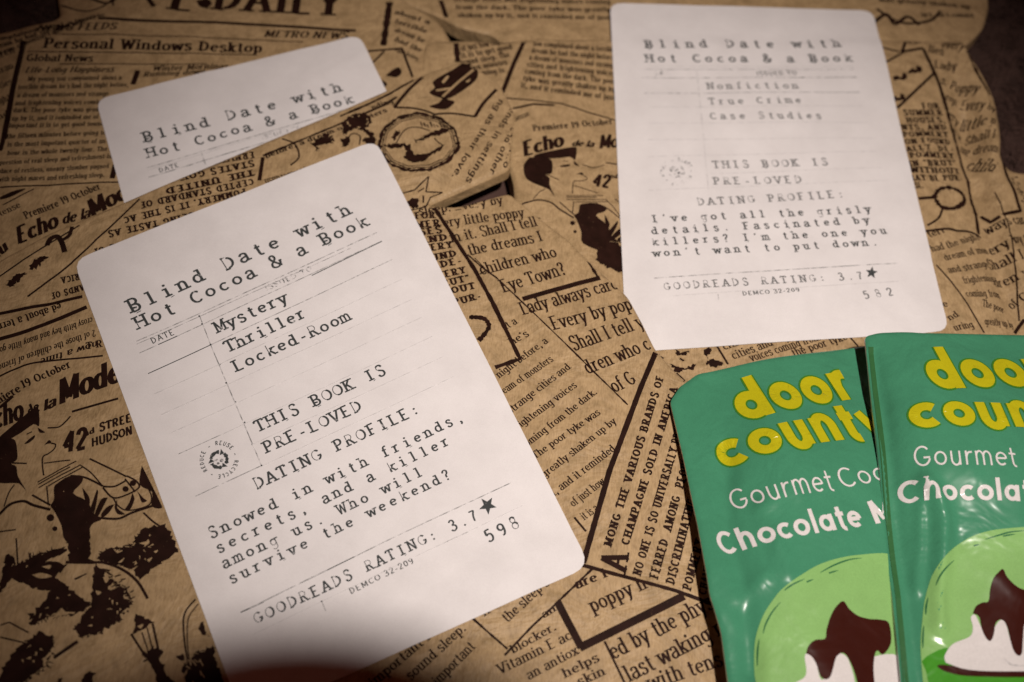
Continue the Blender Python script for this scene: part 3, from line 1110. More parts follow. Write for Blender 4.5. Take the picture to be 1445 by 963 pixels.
for s, a, b in (('ese n', (400, 165), (540, 140)), ('every', (610, 185), (740, 245)), ('lies', (525, 215), (630, 245)), ('Lady', (570, 325), (716, 352)), ('s. Poppy', (608, 425), (850, 520)), ('eep. Every by', (640, 535), (960, 660)),
                ('ery little p', (668, 648), (960, 745)), ('n it. Shall I', (705, 752), (960, 830)), ('the dream', (765, 848), (980, 930))):
    sC.text(s, c6(*a), c6(*b), 11, 'times')
for s, a, b in (('child', (440, 100), (545, 165)), ('ways care', (540, 435), (745, 392)), ('ery by the', (560, 535), (790, 482)), ('Shall I tell', (550, 606), (790, 575)), ('dren who', (580, 692), (790, 660)), ('of Good', (665, 795), (790, 750))):
    sC.text(s, c7(*a), c7(*b), 14, 'times')
for s, a, b in (('terr', (248, 468), (330, 440)), ('had the night', (262, 537), (500, 468)), ('dream of mon', (328, 577), (550, 528)), ('and strange', (343, 642), (550, 600)), ('frightening', (418, 688), (575, 672)),
                ('coming from', (428, 754), (605, 752)), ('The poor', (503, 800), (615, 828)), ('greatly up by', (518, 890), (665, 900)), ('e', (318, 805), (342, 800)), ('nd', (345, 872), (392, 850)), ('uring', (370, 922), (466, 902))):
    sC.text(s, c7(*a), c7(*b), 10, 'times')
sC.line([c7(280, 598), c7(395, 740), c7(460, 840), c7(512, 930)], 2.2, curve=True)
sC.line([c7(560, 250), c7(620, 420), c7(700, 850)], 1.6)
sC.line([c7(665, 925), c7(720, 850)], 5)
sC.line([c6(768, 250), c6(840, 400), c6(930, 540)], 4, rough=.2)
sC.line([(1409, 214), (1424, 262), (1440, 298), (1400, 311), (1388, 300)], 5)
for k in range(26):
    t = random.random()
    sC.dot((1426 + 22 * t + random.uniform(-3, 3), 248 + 40 * t + random.uniform(-14, 8)), random.uniform(.8, 1.8))
r6 = crop(964, 321, 3)
for s, a, b in (('cities and fr', (175, 520), (400, 450)), ('cities and', (215, 560), (385, 500)), ('voices coming from the', (290, 570), (640, 460)), ('the poor tyke', (470, 550), (700, 475))):
    sC.text(s, r6(*a), r6(*b), 12, 'times')
sC.line([r6(135, 490), r6(190, 580)], 3)
sC.line([r6(690, 450), r6(740, 505)], 2.5)
c2b = crop(820, 480, 4.379)
for q in (((545, 150), (600, 165), (650, 172), (708, 150), (690, 188), (640, 180), (590, 205)), ((480, 85), (500, 110), (505, 120), (482, 105)), ((580, 60), (620, 80), (660, 70), (650, 90), (600, 95)),
          ((755, 50), (800, 50), (790, 110), (760, 90)), ((770, 130), (830, 120), (880, 150), (840, 165), (790, 160)), ((600, 110), (640, 120), (620, 140))):
    sC.shape([c2b(*p) for p in q], rough=.00025)
sC.line([c2b(590, 205), c2b(640, 250), c2b(600, 290)], 2)

# --- front book, lying across the other two
A_OUT = [(-150, 450), (-40, 392), (0, 366), (70, 327), (130, 302), (180, 281), (543, 127), (600, 103), (658, 84), (706, 118), (727, 160), (723, 205), (720, 238), (603, 290), (646, 291), (719, 271),
         (752, 298), (800, 336), (850, 384), (886, 416), (908, 456), (926, 492), (975, 545), (1060, 660), (1130, 1120), (620, 1230), (200, 1230), (-200, 1100)]
sA = book_sheet(A_OUT, ZA, zA, corner=0.0018, step=0.0022, rim=0.0014, drop=0.0010)
sA.wall(0, flat=0.0084)
c8 = crop(0, 220, 4.817)
c9 = crop(0, 400, 4.814)
c1 = crop(0, 560, 4.814)
c2 = crop(0, 760, 4.743)
c3 = crop(800, 680, 3.404)
c4b = crop(540, 760, 4.743)
c5 = crop(560, 240, 4.012)
r5 = crop(482, 321, 3)
r8 = crop(482, 642, 3)
# left, upper: ornament strip and the upside-down column
sA.line([(-6, 394), (60, 350), (112, 318)], 2)
sA.line([(39, 419), (100, 372), (197, 281)], 2.4)
for cx, cy in ((110, 840), (262, 728)):
    sA.shape([c8(cx - 62, cy + 42), c8(cx - 45, cy - 2), c8(cx - 10, cy - 22), c8(cx + 20, cy - 40), c8(cx + 68, cy - 38), c8(cx + 40, cy - 10), c8(cx + 5, cy + 20), c8(cx - 20, cy + 48)], rough=.00025)
sA.line([c8(320, 610), c8(345, 565), c8(390, 550), c8(420, 590), c8(440, 655)], 6, curve=True)
sA.line([c8(420, 575), c8(470, 540), c8(490, 480)], 4.5, curve=True)
for s, a, b in (('ERNMENT', (357, 214), (290, 224)), ('STATES GOV', (357, 226), (252, 247)), ('THE UNITED', (357, 239), (230, 267)), ('CEPTED STANDARD OF', (356, 252), (195, 286)),
                ('POMMERY. IT IS THE AC', (345, 266), (171, 307)), ('BEING TASTE AS', (272, 300), (150, 326)), ('PRICE OF', (192, 335), (128, 352)), ('AMERICA', (132, 380), (84, 391)), ('BRANDS OF', (132, 397), (69, 413))):
    sA.text(s, a, b, 9, 'slab')
sA.line([c9(-20, 210), c9(220, 160), c9(560, 90)], 4.5)
sA.text('ed about a terrible', (84, 427), (-26, 466), 11, 'timesb')
sA.line([c9(-20, 390), c9(300, 285), c9(590, 162)], 5.5)
for s, a, b in (('crosy bitth hey and many little gold', (130, 448), (-8, 494)), ('2 of those the children of friends', (134, 466), (-8, 518)), ('now a time', (138, 482), (56, 508))):
    sA.text(s, a, b, 9, 'italicb')
sA.text('T R', (122, 494), (146, 490), 10, 'timesb')
sA.line([c9(-10, 640), c9(100, 590), c9(270, 540), c9(700, 495)], 2.4, curve=True)
sA.text('miere', (-4, 573), (32, 552), 12, 'timesb')
sA.text('19 October', (33, 549), (102, 518), 11, 'timesb')
sA.line([c9(0, 850), c9(90, 770)], 4)
sA.text('Echo', (-22, 613), (34, 592), 30, 'script')
sA.text('de', (43, 590), (58, 580), 16, 'script')
sA.text('la', (62, 581), (80, 573), 14, 'script')
sA.text('Mode', (84, 572), (172, 538), 33, 'script')
sA.text('42', (89, 641), (124, 633), 28, 'black')
sA.text('nd', (119, 618), (135, 611), 8, 'black')
sA.text('STREET', (141, 610), (196, 592), 11, 'black')
sA.text('HUDSON', (130, 632), (188, 613), 12, 'black')
woman(sA, c1, 1.0)
for q in (((450, -20), (605, -20), (600, 130), (645, 165), (460, 160)),
          ((660, 130), (700, 80), (760, 62), (790, 100), (850, 70), (900, 60), (915, 0), (950, -60), (1100, -90), (1140, -40), (1190, 95), (940, 272), (870, 200), (780, 170), (700, 160)),
          ((640, 168), (720, 210), (700, 260), (765, 290), (700, 350), (830, 322), (835, 400), (885, 440), (830, 480), (800, 550), (720, 600), (650, 640), (540, 660), (510, 590), (560, 500), (610, 460), (612, 350)),
          ((370, 258), (605, 445), (540, 500), (480, 520), (420, 470), (330, 520), (230, 580), (190, 580), (260, 450), (330, 360), (300, 340), (220, 340), (120, 280), (60, 280), (-30, 420), (10, 260), (40, 110), (95, 120), (110, 180), (200, 130), (300, 100), (430, 55), (450, 95), (300, 150), (450, 172), (380, 240)),
          ((180, 690), (260, 620), (350, 660), (350, 760), (290, 800), (300, 870), (200, 920), (150, 985), (60, 985), (-20, 963), (30, 850), (100, 740)),
          ((905, 508), (1025, 570), (885, 655), (905, 590)),
          ((958, 790), (980, 745), (1060, 728), (1092, 770), (1070, 800), (1110, 900), (1190, 985), (1060, 985), (1010, 840)),
          ((1180, 790), (1222, 768), (1240, 812), (1200, 832)), ((1220, 870), (1330, 765), (1430, 735), (1500, 985), (1240, 985)), ((1330, 590), (1360, 560), (1400, 660), (1345, 640)),
          ((540, 985), (600, 885), (640, 900), (620, 985)), ((370, 985), (420, 915), (415, 985))):
    sA.shape([c2(*p) for p in q], smooth=False, rough=.00022)
for q in (((930, 35), (1000, 20), (985, 45)), ((985, 145), (1020, 130), (1000, 160)), ((880, 210), (925, 185), (890, 215)), ((1030, 90), (1060, 80), (1045, 100)), ((790, 165), (835, 130), (815, 160)),
          ((215, 245), (280, 232), (350, 255), (270, 268)), ((280, 190), (340, 180), (330, 205)), ((340, 570), (450, 575), (420, 590)), ((920, 590), (960, 575), (945, 605)), ((690, 260), (730, 265), (710, 300)), ((640, 350), (680, 360), (655, 380))):
    sA.shape([c2(*p) for p in q], 'kraft', 2)
sA.line([c2(440, 160), c2(600, 165), c2(700, 165), c2(820, 210), c2(920, 290), c2(990, 405)], 3.6, curve=True)
sA.line([c2(500, 275), c2(580, 238)], 2, rough=.6)
sA.line([c2(110, 0), c2(120, 180)], 2)
for a, b, w in (((360, 800), (520, 690), 5), ((878, 640), (980, 800), 3), ((1022, 570), (1062, 750), 3), ((950, 630), (990, 745), 1.8), ((985, 600), (1022, 742), 1.8), ((960, 825), (1080, 770), 2.6), ((0, 580), (60, 560), 2), ((60, 560), (190, 630), 2), ((0, 660), (170, 700), 2)):
    sA.line([c2(*a), c2(*b)], w)
def fringe(sh, T, pts, n, l0, l1, w):
    for _ in range(n):
        k = random.randrange(len(pts) - 1)
        t = random.random()
        x = pts[k][0] + (pts[k + 1][0] - pts[k][0]) * t
        y = pts[k][1] + (pts[k + 1][1] - pts[k][1]) * t
        a, l = random.uniform(0, 6.28), random.uniform(l0, l1)
        sh.line([T(x, y), T(x + l * math.cos(a), y + l * math.sin(a) * .8)], random.uniform(.6, 1.3) * w, taper=True, rough=.3)


fringe(sA, c2, [(660, 130), (760, 62), (850, 70), (915, 0), (1100, -90)], 46, 14, 40, 2.2)
fringe(sA, c2, [(940, 272), (870, 200), (780, 170)], 16, 10, 26, 1.8)
fringe(sA, c2, [(720, 210), (765, 290), (830, 322), (885, 440), (800, 550), (650, 640), (540, 660), (510, 590)], 70, 12, 36, 2.2)
fringe(sA, c2, [(60, 270), (200, 130), (430, 60)], 30, 15, 50, 1.8)
fringe(sA, c2, [(180, 690), (350, 660), (350, 760), (300, 870), (150, 985)], 40, 15, 45, 2.2)
fringe(sA, c2, [(230, 580), (330, 520), (480, 520), (600, 445)], 34, 12, 40, 1.6)
fringe(sA, c2, [(1220, 870), (1330, 765), (1430, 735)], 40, 12, 36, 1.6)
for i in range(34):
    x, y = random.choice([(1000, 60), (960, 120), (1050, 20), (700, 420), (650, 560), (760, 470), (420, 400), (300, 480), (180, 800), (240, 740), (160, 210)])
    x, y = x + random.uniform(-70, 70), y + random.uniform(-45, 45)
    a = random.uniform(0, 3.14)
    l = random.uniform(10, 34)
    sA.line([c2(x, y), c2(x + l * math.cos(a), y + l * math.sin(a))], random.uniform(.9, 2.2), 'kraft', 2, taper=True)
for i in range(16):
    x, y = random.uniform(720, 900), random.uniform(210, 430)
    sA.line([c2(x, y), c2(x + random.uniform(8, 40), y - random.uniform(5, 20))], random.uniform(1, 2.6), rough=.5)
sA.line([c2(1310, 410), c2(1240, 500), c2(1230, 610), c2(1250, 780), c2(1285, 880)], 2.4, curve=True)
sA.line([c2(1330, 440), c2(1270, 520), c2(1255, 610), c2(1262, 770), c2(1290, 870)], 1.6, curve=True)
for i in range(14):
    x, y = random.uniform(1225, 1380), random.uniform(800, 960)
    sA.line([c2(x, y), c2(x + random.uniform(-20, 30), y + random.uniform(15, 40))], 1.4, 'kraft', 2)
sA.line([c2(500, 500), c2(430, 500), c2(350, 530)], 2.2, 'kraft', 2, curve=True)
sA.shape([c2(*p) for p in ((180, 500), (225, 505), (200, 545))], rough=.0002)
# band along the upper edge: the curly head, the hand with a pen, the oval, the handwriting
sA.line([(371, 222), (366, 255)], 4.5)
sA.line([(371, 220), (420, 200), (540, 150), (560, 138)], 3, rough=.3)
story_rows(sA, [((376, 224), (548, 158))], 7, 'timesb', 12, 22)
sA.text('rry, haberdash', (440, 236), (372, 254), 9, 'times')
sA.line([(398, 196), (416, 204), (422, 222), (410, 234)], 2, curve=True)
sA.shape([(440, 202), (452, 194), (462, 188), (470, 196), (458, 206), (446, 214)], rough=.0005)
for q in (((20, 545), (60, 500), (130, 478), (200, 500), (205, 560), (170, 588), (225, 620), (235, 690), (200, 705), (190, 640), (140, 592), (60, 600), (20, 640)), ((5, 660), (60, 640), (62, 700), (15, 705)), ((150, 660), (205, 648), (212, 690), (160, 682))):
    sA.shape([c4(*p) for p in q], rough=.0003)
for i in range(10):
    a = random.uniform(0, 6.28)
    sA.dot(c4(120 + 70 * math.cos(a), 540 + 40 * math.sin(a)), 1.2, 'kraft', 2)
sA.line([c4(60, 640), c4(90, 620), c4(135, 640), c4(130, 700)], 1.6, curve=True)
sA.line([c4(0, 500), c4(180, 425), c4(340, 350), c4(500, 255)], 3.2, rough=.3)
sA.text('nding', c4(225, 462), c4(370, 412), 8, 'timesb')
sA.shape([c4(*p) for p in ((850, 128), (932, 190), (920, 262), (810, 345), (740, 382), (690, 382), (606, 348), (642, 310), (630, 270), (700, 222), (765, 188))], k=3)
sA.line([c4(905, 190), c4(800, 275), c4(695, 372)], 3, 'kraft', 2)
sA.shape([c4(*p) for p in ((690, 270), (720, 235), (740, 235), (705, 280))], 'kraft', 2)
sA.shape([c4(*p) for p in ((650, 325), (750, 308), (740, 322), (660, 335))], 'kraft', 2)
sA.shape([c4(*p) for p in ((850, 270), (885, 250), (870, 275))], 'kraft', 2)
sA.shape([c4(*p) for p in ((700, 372), (738, 392), (778, 410), (712, 458), (606, 440), (672, 412))])
sA.line([c4(560, 236), c4(470, 320), c4(368, 446)], 4.2)
sA.line([c4(366, 446), c4(500, 455), c4(580, 470), c4(640, 492)], 3, curve=True)
sA.line([c4(636, 492), c4(760, 485), c4(920, 506)], 3, curve=True)
sA.line([c4(916, 508), c4(970, 420), c4(1062, 322)], 4.4, curve=True)
for rx, ry, w, ro in ((268, 198, 3.6, .55), (246, 182, 1.4, .3), (232, 168, 1.0, .5)):
    sA.line([c4(535 + rx * math.cos(a) * (1 + .02 * math.sin(9 * a)), 690 + ry * math.sin(a) * (1 + .03 * math.sin(11 * a))) for a in np.linspace(0, 2 * math.pi, 40)], w, rough=ro)
for a in np.linspace(0, 6.28, 22):
    sA.line([c4(535 + 250 * math.cos(a), 690 + 185 * math.sin(a)), c4(535 + 282 * math.cos(a + .16), 690 + 210 * math.sin(a + .16))], random.uniform(1, 2.4), taper=True)
for q in (((512, 682), (570, 648), (640, 606), (728, 584), (742, 596), (690, 632), (620, 652), (560, 672)), ((300, 700), (360, 690), (440, 694), (476, 712), (490, 752), (520, 772), (600, 776), (600, 800), (540, 832), (470, 820), (440, 786), (446, 746), (420, 722), (330, 722)),
          ((345, 650), (392, 606), (402, 622), (366, 672))):
    sA.shape([c4(*p) for p in q], rough=.0003)
for i in range(12):
    t = i / 11
    sA.line([c4(560 + 120 * t, 800 - 60 * t + 14 * math.sin(i * 2.1)), c4(600 + 110 * t, 775 - 70 * t)], random.uniform(1, 2.2), taper=True)
for i in range(9):
    sA.line([c4(545 + 22 * i, 545 + 10 * (i % 3)), c4(560 + 22 * i, 590 - 6 * (i % 2))], random.uniform(.9, 2), taper=True)
sA.line([c4(640, 660), c4(668, 690), c4(700, 712)], 1.6, curve=True)
sA.line([c4(520, 690), c4(505, 662)], 1.2)
sA.line([c4(380, 690), c4(440, 600), c4(520, 585), c4(610, 610)], 1.5, curve=True)
sA.line([c4(515, 675), c4(560, 655)], 1.5)
for s, a, b in (('ng as their love.', c4(1082, 385), c4(752, 928)), ('ends in settings', c4(1160, 440), c4(850, 950)), ('round other', c4(1200, 515), c4(1008, 890)), ('two', c4(1158, 730), c4(1100, 850))):
    sA.text(s, a, b, 9, 'hand')
pts = [(20, 140), (100, 120), (180, 50), (165, 130), (260, 132), (190, 160), (165, 212), (80, 232), (40, 170), (20, 140)]
for i in range(len(pts) - 1):
    sA.line([c5(*pts[i]), c5(*pts[i + 1])], 1.8, rough=.3)
sA.shape([c5(*p) for p in ((50, 190), (90, 165), (130, 180), (120, 215), (80, 225))], rough=.0004)
sA.line([c5(120, 130), c5(155, 110)], 1.5)
sA.line([c5(150, 150), c5(150, 190)], 2)
# column under the band
for s, a, b in (('FOR', (105, 282), (228, 276)), ('SUMMER', (-40, 352), (258, 318)), ('HOUSES', (-30, 398), (268, 356)), ('NTS, AND', (-90, 455), (300, 398)), ('POMMERY', (0, 490), (328, 440)), ('BE FOUND', (-20, 560), (352, 488)),
                ('ALLY DE-', (40, 600), (380, 528)), ('POMMERY', (90, 650), (402, 582)), ('IN "BRUT"', (90, 700), (425, 628)), ('WITHOUT', (130, 740), (456, 672)), ('MAY BE PUR-', (40, 840), (490, 728))):
    sA.text(s, c5(*a), c5(*b), 9.5, 'slab')
sA.line([c5(200, 200), c5(300, 350), c5(440, 565), c5(540, 750), r5(755, 560), r5(650, 596)], 5, rough=.2)
sA.line([c5(400, 480), c5(490, 560), c5(560, 610), c5(770, 810), r5(1000, 545), r5(1212, 750)], 2.0, rough=.4)
sA.line([c5(440, 500), c5(500, 560)], 1.2)
sA.line([c5(470, 592), c5(500, 575)], 2)
sA.line([r5(540, 382), r5(600, 388), r5(624, 420), r5(605, 455), r5(580, 482)], 6, curve=True, rough=.4)
for s, a, b, h in (('sleep. Every by', (130, 262), (606, 192), 13), ('ery little poppy', (268, 328), (728, 265), 14), ('in it. Shall I tell', (310, 414), (802, 316), 15), ('the dreams I', (412, 486), (832, 404), 16), ('children who', (480, 598), (914, 492), 17),
                   ('Eye Town?', (605, 698), (968, 592), 19), ('Lady always care', (715, 826), (1262, 672), 19)):
    sA.text(s, c5(*a), c5(*b), h, 'times')
sA.line([c5(712, 735), c5(900, 680), c5(1150, 612)], 7)
sA.line([c5(652, 80), c5(720, 140), c5(900, 275), c5(1000, 382), c5(1140, 612)], 3.4, rough=.4)
for s, a, b, h in (('Every by poppy', (898, 438), (1300, 330), 20), ('Shall I tell y', (985, 524), (1290, 420), 21), ('dren who c', (1045, 622), (1318, 512), 21), ('of G', (1158, 700), (1255, 655), 21)):
    sA.text(s, r5(*a), r5(*b), h, 'times', clip=None if s[0] != 'd' else None)
for s, a, b in (('at a', (690, 440), (748, 408)), ("he's", (722, 503), (798, 460)), ('night before, a', (668, 642), (878, 488)), ('a dream of monsters', (640, 742), (900, 566)), ('strange cities and', (716, 792), (974, 596)), ('frightening voices', (736, 868), (1000, 674)),
                ('coming from the dark.', (772, 945), (1086, 700)), ('The poor tyke was', (820, 984), (1100, 788)), ('greatly shaken up by', (860, 1062), (1168, 824))):
    sA.text(s, r5(*a), r5(*b), 11, 'times')
for s, a, b in (('it, and it reminded', (890, 185), (1165, -22)), ('of just how', (982, 222), (1120, 118)), ('it is a', (1028, 278), (1092, 232))):
    sA.text(s, r8(*a), r8(*b), 12, 'times')
sA.line([r8(985, 265), r8(1035, 325)], 3)
sA.line([(932, 482), (905, 545), (860, 665), (823, 795)], 7, rough=.08)
sA.line([c3(50, 396), c3(105, 410), c3(350, 480), c3(520, 527), c3(700, 590)], 5.5, rough=.1)
for s, a, b, h in (('MONG THE VARIOUS BRANDS OF', c3(214, 314), c2b(516, 222), 12), ('A', c3(283, 440), c3(300, 346), 38), ('CHAMPAGNE SOLD IN AMERICA', c3(297, 308), c2b(600, 292), 12),
                   ('NO ONE IS SO UNIVERSALLY PRE-', c3(354, 456), (966, 600), 12.5), ('FERRED  AMONG  PEOPLE', c3(436, 472), (978, 640), 13), ('DISCRIMINATING', c3(514, 498), c3(620, 80), 13), ('POMMERY', c3(594, 528), c3(660, 280), 13), ('CHAMP', c3(668, 548), c3(700, 400), 12)):
    sA.text(s, a, b, h, 'slab' if s != 'A' else 'timesb')
sA.text('are i', c3(50, 516), c3(200, 456), 14, 'timesb')
sA.text('poppy h', c3(125, 632), c3(392, 512), 22, 'times')
sA.line([c4b(1170, 428), c4b(1330, 735)], 11)
sA.line([c3(60, 800), c3(560, 552)], 12)
sA.line([c4b(1400, 208), c4b(1170, 430), c4b(1000, 590), c4b(815, 785)], 3.2, rough=.25)
sA.line([c4b(562, 498), c4b(680, 605), c4b(835, 742)], 3.2, rough=.3)
for s, a, b, h in (('If the state', (680, 525), (1020, 290), 14), ('the sleep state', (835, 566), (1222, 216), 15), ('important it is', (-60, 1000), (430, 580), 15), ('sound sleep.', (190, 955), (566, 606), 15), ('important', (370, 990), (626, 728), 15),
                   ('blocker.', (872, 775), (1172, 608), 13), ('an', (1080, 535), (1170, 480), 11), ('Vitamin E ac', (785, 915), (1275, 672), 15), ('an antiox', (980, 950), (1320, 770), 14)):
    sA.text(s, c4b(*a), c4b(*b), h, 'times')
for s, a, b, h in (('helps', (-10, 946), (162, 860), 14), ('skin', (60, 985), (192, 925), 14), ('ed by the physic', (225, 858), (770, 575), 25), ('last waking m', (300, 965), (790, 712), 25), ('with tens', (400, 1005), (758, 880), 23)):
    sA.text(s, c3(*a), c3(*b), h, 'times')
sA.line([c3(180, 768), c3(285, 985)], 3.4)


# ------------------------------------------------------------------ the library-card labels
def label_sheet(px, z0, book, wav, seed, r=0.0042):
    poly = smooth_poly([U(p, z0) for p in px], r)

    def zf(P):
        out = []
        for x, y in P:
            h = book.drop(x, y)
            out.append(max(h if h is not None else 0, z0 - .0006))
        return np.array(out) + 0.00022 + np.abs(wave(P, wav, seed))
    return Sheet(poly, z0, zf, 0.0022, [M['paper']])


def stamp(sh, c, rx, ry, tilt, key='ink'):
    ca, sa = math.cos(tilt), math.sin(tilt)

    def T(u, v):
        x, y = u * rx, v * ry
        return (c[0] + x * ca - y * sa, c[1] + x * sa + y * ca)
    word = 'REDUCE - REUSE - RECYCLE - '
    for i, ch in enumerate(word):
        a = math.radians(165 + i * 360 / len(word))
        if ch == ' ':
            continue
        p = np.array((math.cos(a), math.sin(a)))
        t = np.array((-p[1], p[0]))
        a0, b0 = p * .84 - t * .08, p * .84 + t * .09
        sh.text(ch, T(*a0), T(*b0), rx * .22, 'sansb', key)
    for a0 in (-2.6, -.5, 1.6):
        sh.line([T(.44 * math.cos(a), .44 * math.sin(a)) for a in np.linspace(a0, a0 + 1.45, 8)], rx * .16, key, rough=.45)
        a = a0 + 1.6
        sh.shape([T(.62 * math.cos(a), .62 * math.sin(a)), T(.26 * math.cos(a), .26 * math.sin(a)), T(.46 * math.cos(a + .5), .46 * math.sin(a + .5))], key, smooth=False, step=.003)
    for u, v, q in ((-.1, -.1, .14), (.12, .1, .11), (.1, -.16, .08), (-.12, .18, .08)):
        sh.shape([T(u + q * math.cos(a), v + q * math.sin(a) * random.uniform(.5, 1)) for a in np.linspace(0, 5.6, 7)], 'worn', step=.003)


def star(sh, c, r, rot, key='ink'):
    P = []
    for i in range(10):
        a = rot + i * math.pi / 5
        q = r if i % 2 == 0 else r * .42
        P.append((c[0] + q * math.cos(a), c[1] + q * math.sin(a)))
    sh.shape(P, key, smooth=False, step=.004)


def tw(sh, s, a, b, h, key='ink', wide=1.12):
    sh.text(s, a, b, h * .84, 'tw', key, mono=True, wide=wide, wob=.02)


# front label
s1 = label_sheet([(103, 367), (530, 198), (833, 799), (344, 1018)], ZA + .0003, sA, 0.0001, 5)
tw(s1, 'Blind Date with', (186, 442), (498, 302), 23)
tw(s1, 'Hot Cocoa & a Book', (196, 465), (522, 318), 22)
s1.line([(192.6, 482), (300, 434), (532, 329)], 1.3, 'rule')
s1.line([(193, 486), (495, 351)], 0.9, 'rule')
s1.line([(197, 498.5), (300, 451), (539, 341)], 1.2, 'rule')
s1.line([(440, 389), (539, 341.5)], 1.2, 'ink')
s1.line([(197, 498.5), (250, 474)], 1.2, 'ink')
s1.text('DATE', (215, 485.5), (248, 471), 8.5, 'cap', 'ink')
s1.text('ISSUED TO', (376, 411), (443, 381), 7.5, 'cap', 'worn')
s1.line([(281, 444), (297, 486), (369, 657)], 1.2, 'rule')
for a, b, k in (((209, 527.5), (554, 367), 'rule'), ((218, 556), (567, 395), 'hair'), ((228, 585), (581, 423), 'hair'), ((239, 612), (595, 448), 'hair'), ((252, 641), (610, 475), 'hair'), ((356, 627), (625, 504), 'hair'), ((276, 701), (640, 532), 'hair')):
    s1.line([a, b], 1.1, k)
s1.line([(209, 527.5), (297, 486.5)], 1.2, 'ink')
s1.line([(252, 641), (330, 605)], 1.0, 'rule')
s1.line([(276, 701), (368, 657.5)], 1.1, 'rule')
s1.line([(470, 406), (554, 367)], 1.0, 'rule')
for p in ((281, 446), (285, 457), (297, 486), (310, 514), (319, 540), (332, 567), (345, 596), (356, 627), (369, 657), (440, 815), (454, 849)):
    s1.dot(p, 1.3, 'ink')
for s, a, b in (('Mystery', (308, 470), (408, 425)), ('Thriller', (322, 498), (434, 447)), ('Locked-Room', (333, 525), (496, 451)), ('THIS BOOK IS', (364, 610), (546, 527)), ('PRE-LOVED', (376, 640), (512, 578))):
    tw(s1, s, a, b, 20, 'ink' if s[0] in 'MT' else 'ink')
tw(s1, 'DATING PROFILE:', (363, 691), (594, 582), 20)
for s, a, b in (('Snowed in with friends,', (298, 761), (656, 593)), ('secrets, and a killer', (308, 782), (636, 627)), ('among us. Who will', (316, 804), (598, 671)), ('survive the weekend?', (326, 825), (638, 675))):
    tw(s1, s, a, b, 19)
s1.line([(340, 865), (440, 815), (560, 757), (721, 682)], 1.5, 'rule')
s1.line([(340, 865), (372, 850)], 1.5, 'ink')
s1.line([(410, 830), (500, 786)], 1.3, 'ink')
tw(s1, 'GOODREADS RATING: 3.7', (362, 882), (676, 733), 19)
star(s1, (688, 714), 13, -1.05)
s1.line([(356, 897), (454, 849), (737, 714)], 1.0, 'hair')
s1.line([(590, 784), (660, 751)], 1.0, 'rule')
s1.line([(454, 849), (460, 863)], 1.2, 'rule')
s1.text('DEMCO 32-209', (495, 839), (586, 794), 8.5, 'cap', 'ink')
tw(s1, '598', (689, 766), (735, 743), 21, 'ink')
stamp(s1, (309, 649), 26, 25, -.42)
s1.wall(0.00012)

# back left label
s2 = label_sheet([(135, 140), (507, 49), (570, 182), (185, 322)], ZB + .0003, sB, 0.00012, 6)
tw(s2, 'Blind Date with', (204, 201), (484, 129), 17)
tw(s2, 'Hot Cocoa & a Book', (209, 223), (500, 146), 16)
s2.line([(206, 237), (285, 213), (490, 155)], 1.2, 'rule')
s2.line([(207, 240), (380, 188)], 1.0, 'hair')
s2.line([(209, 250), (288, 226), (495, 166)], 1.4, 'rule')
s2.text('DATE', (225, 243), (254, 234), 6, 'cap', 'ink')
s2.text('ISSUED TO', (370, 198), (428, 182), 6, 'cap', 'worn')
s2.line([(283, 212), (290, 232)], 1.3, 'rule')
s2.wall(0.00012)

# right label
s3 = label_sheet([(861, 3), (1232, 14), (1339.5, 468), (884, 497)], ZC + .0003, sC, 0.0001, 8)
tw(s3, 'Blind Date with', (911, 68), (1187, 67), 13.5)
tw(s3, 'Hot Cocoa & a Book', (912, 88), (1203, 88), 13)
for a, b, k, w in (((907, 94), (1204, 95), 'hair', 1), ((907, 98), (1204, 99), 'rule', 1), ((906, 110), (1209, 110), 'rule', 1.2), ((909, 132), (1213, 131), 'rule', 1.1), ((913, 152), (1218, 150), 'hair', 1), ((913, 175), (1225, 173), 'hair', 1),
                   ((914, 198), (1232, 195), 'hair', 1), ((915, 221), (1238, 214), 'hair', 1), ((996, 245), (1245, 237), 'hair', 1), ((916, 268), (1253, 255), 'hair', 1), ((923, 393), (1267, 371), 'rule', 1.3), ((950, 418), (1268, 397), 'hair', 1),
                   ((983, 98), (1000, 267), 'hair', 1.3), ((1013, 416), (1014, 424), 'rule', 1.2)):
    s3.line([a, b], w, k)
s3.line([(1130, 110), (1209, 110)], 1.2, 'ink')
s3.text('DATE', (924, 107), (952, 106), 6, 'cap', 'worn')
s3.text('ISSUED TO', (1068, 107), (1126, 106), 5.5, 'cap', 'ink')
for s, a, b, h in (('Nonfiction', (999, 126), (1127, 126), 11), ('True Crime', (1001, 148), (1131, 147), 11), ('Case Studies', (1003, 169), (1160, 169), 11), ('THIS BOOK IS', (1007, 237), (1169, 234), 12), ('PRE-LOVED', (1008, 260), (1132, 258), 12), ('DATING PROFILE:', (986, 290), (1192, 279), 12.5)):
    tw(s3, s, a, b, h, 'pale')
for s, a, b in (("I've got all the grisly", (920, 314), (1230, 300)), ('details. Fascinated by', (920, 331), (1228, 315)), ("killers? I'm the one you", (921, 347), (1252, 330)), ("won't want to put down.", (923, 363), (1240, 346))):
    tw(s3, s, a, b, 12.5)
tw(s3, 'GOODREADS RATING: 3.7', (938, 410), (1219, 394), 12.5, 'pale')
star(s3, (1230, 385), 9, -1.45)
s3.text('DEMCO 32-209', (1048, 418), (1130, 412), 5.5, 'cap', 'ink')
tw(s3, '582', (1220, 422), (1262, 417), 13, 'pale')
stamp(s3, (955, 242), 22, 17, -.1, 'worn')
s3.wall(0.00012)

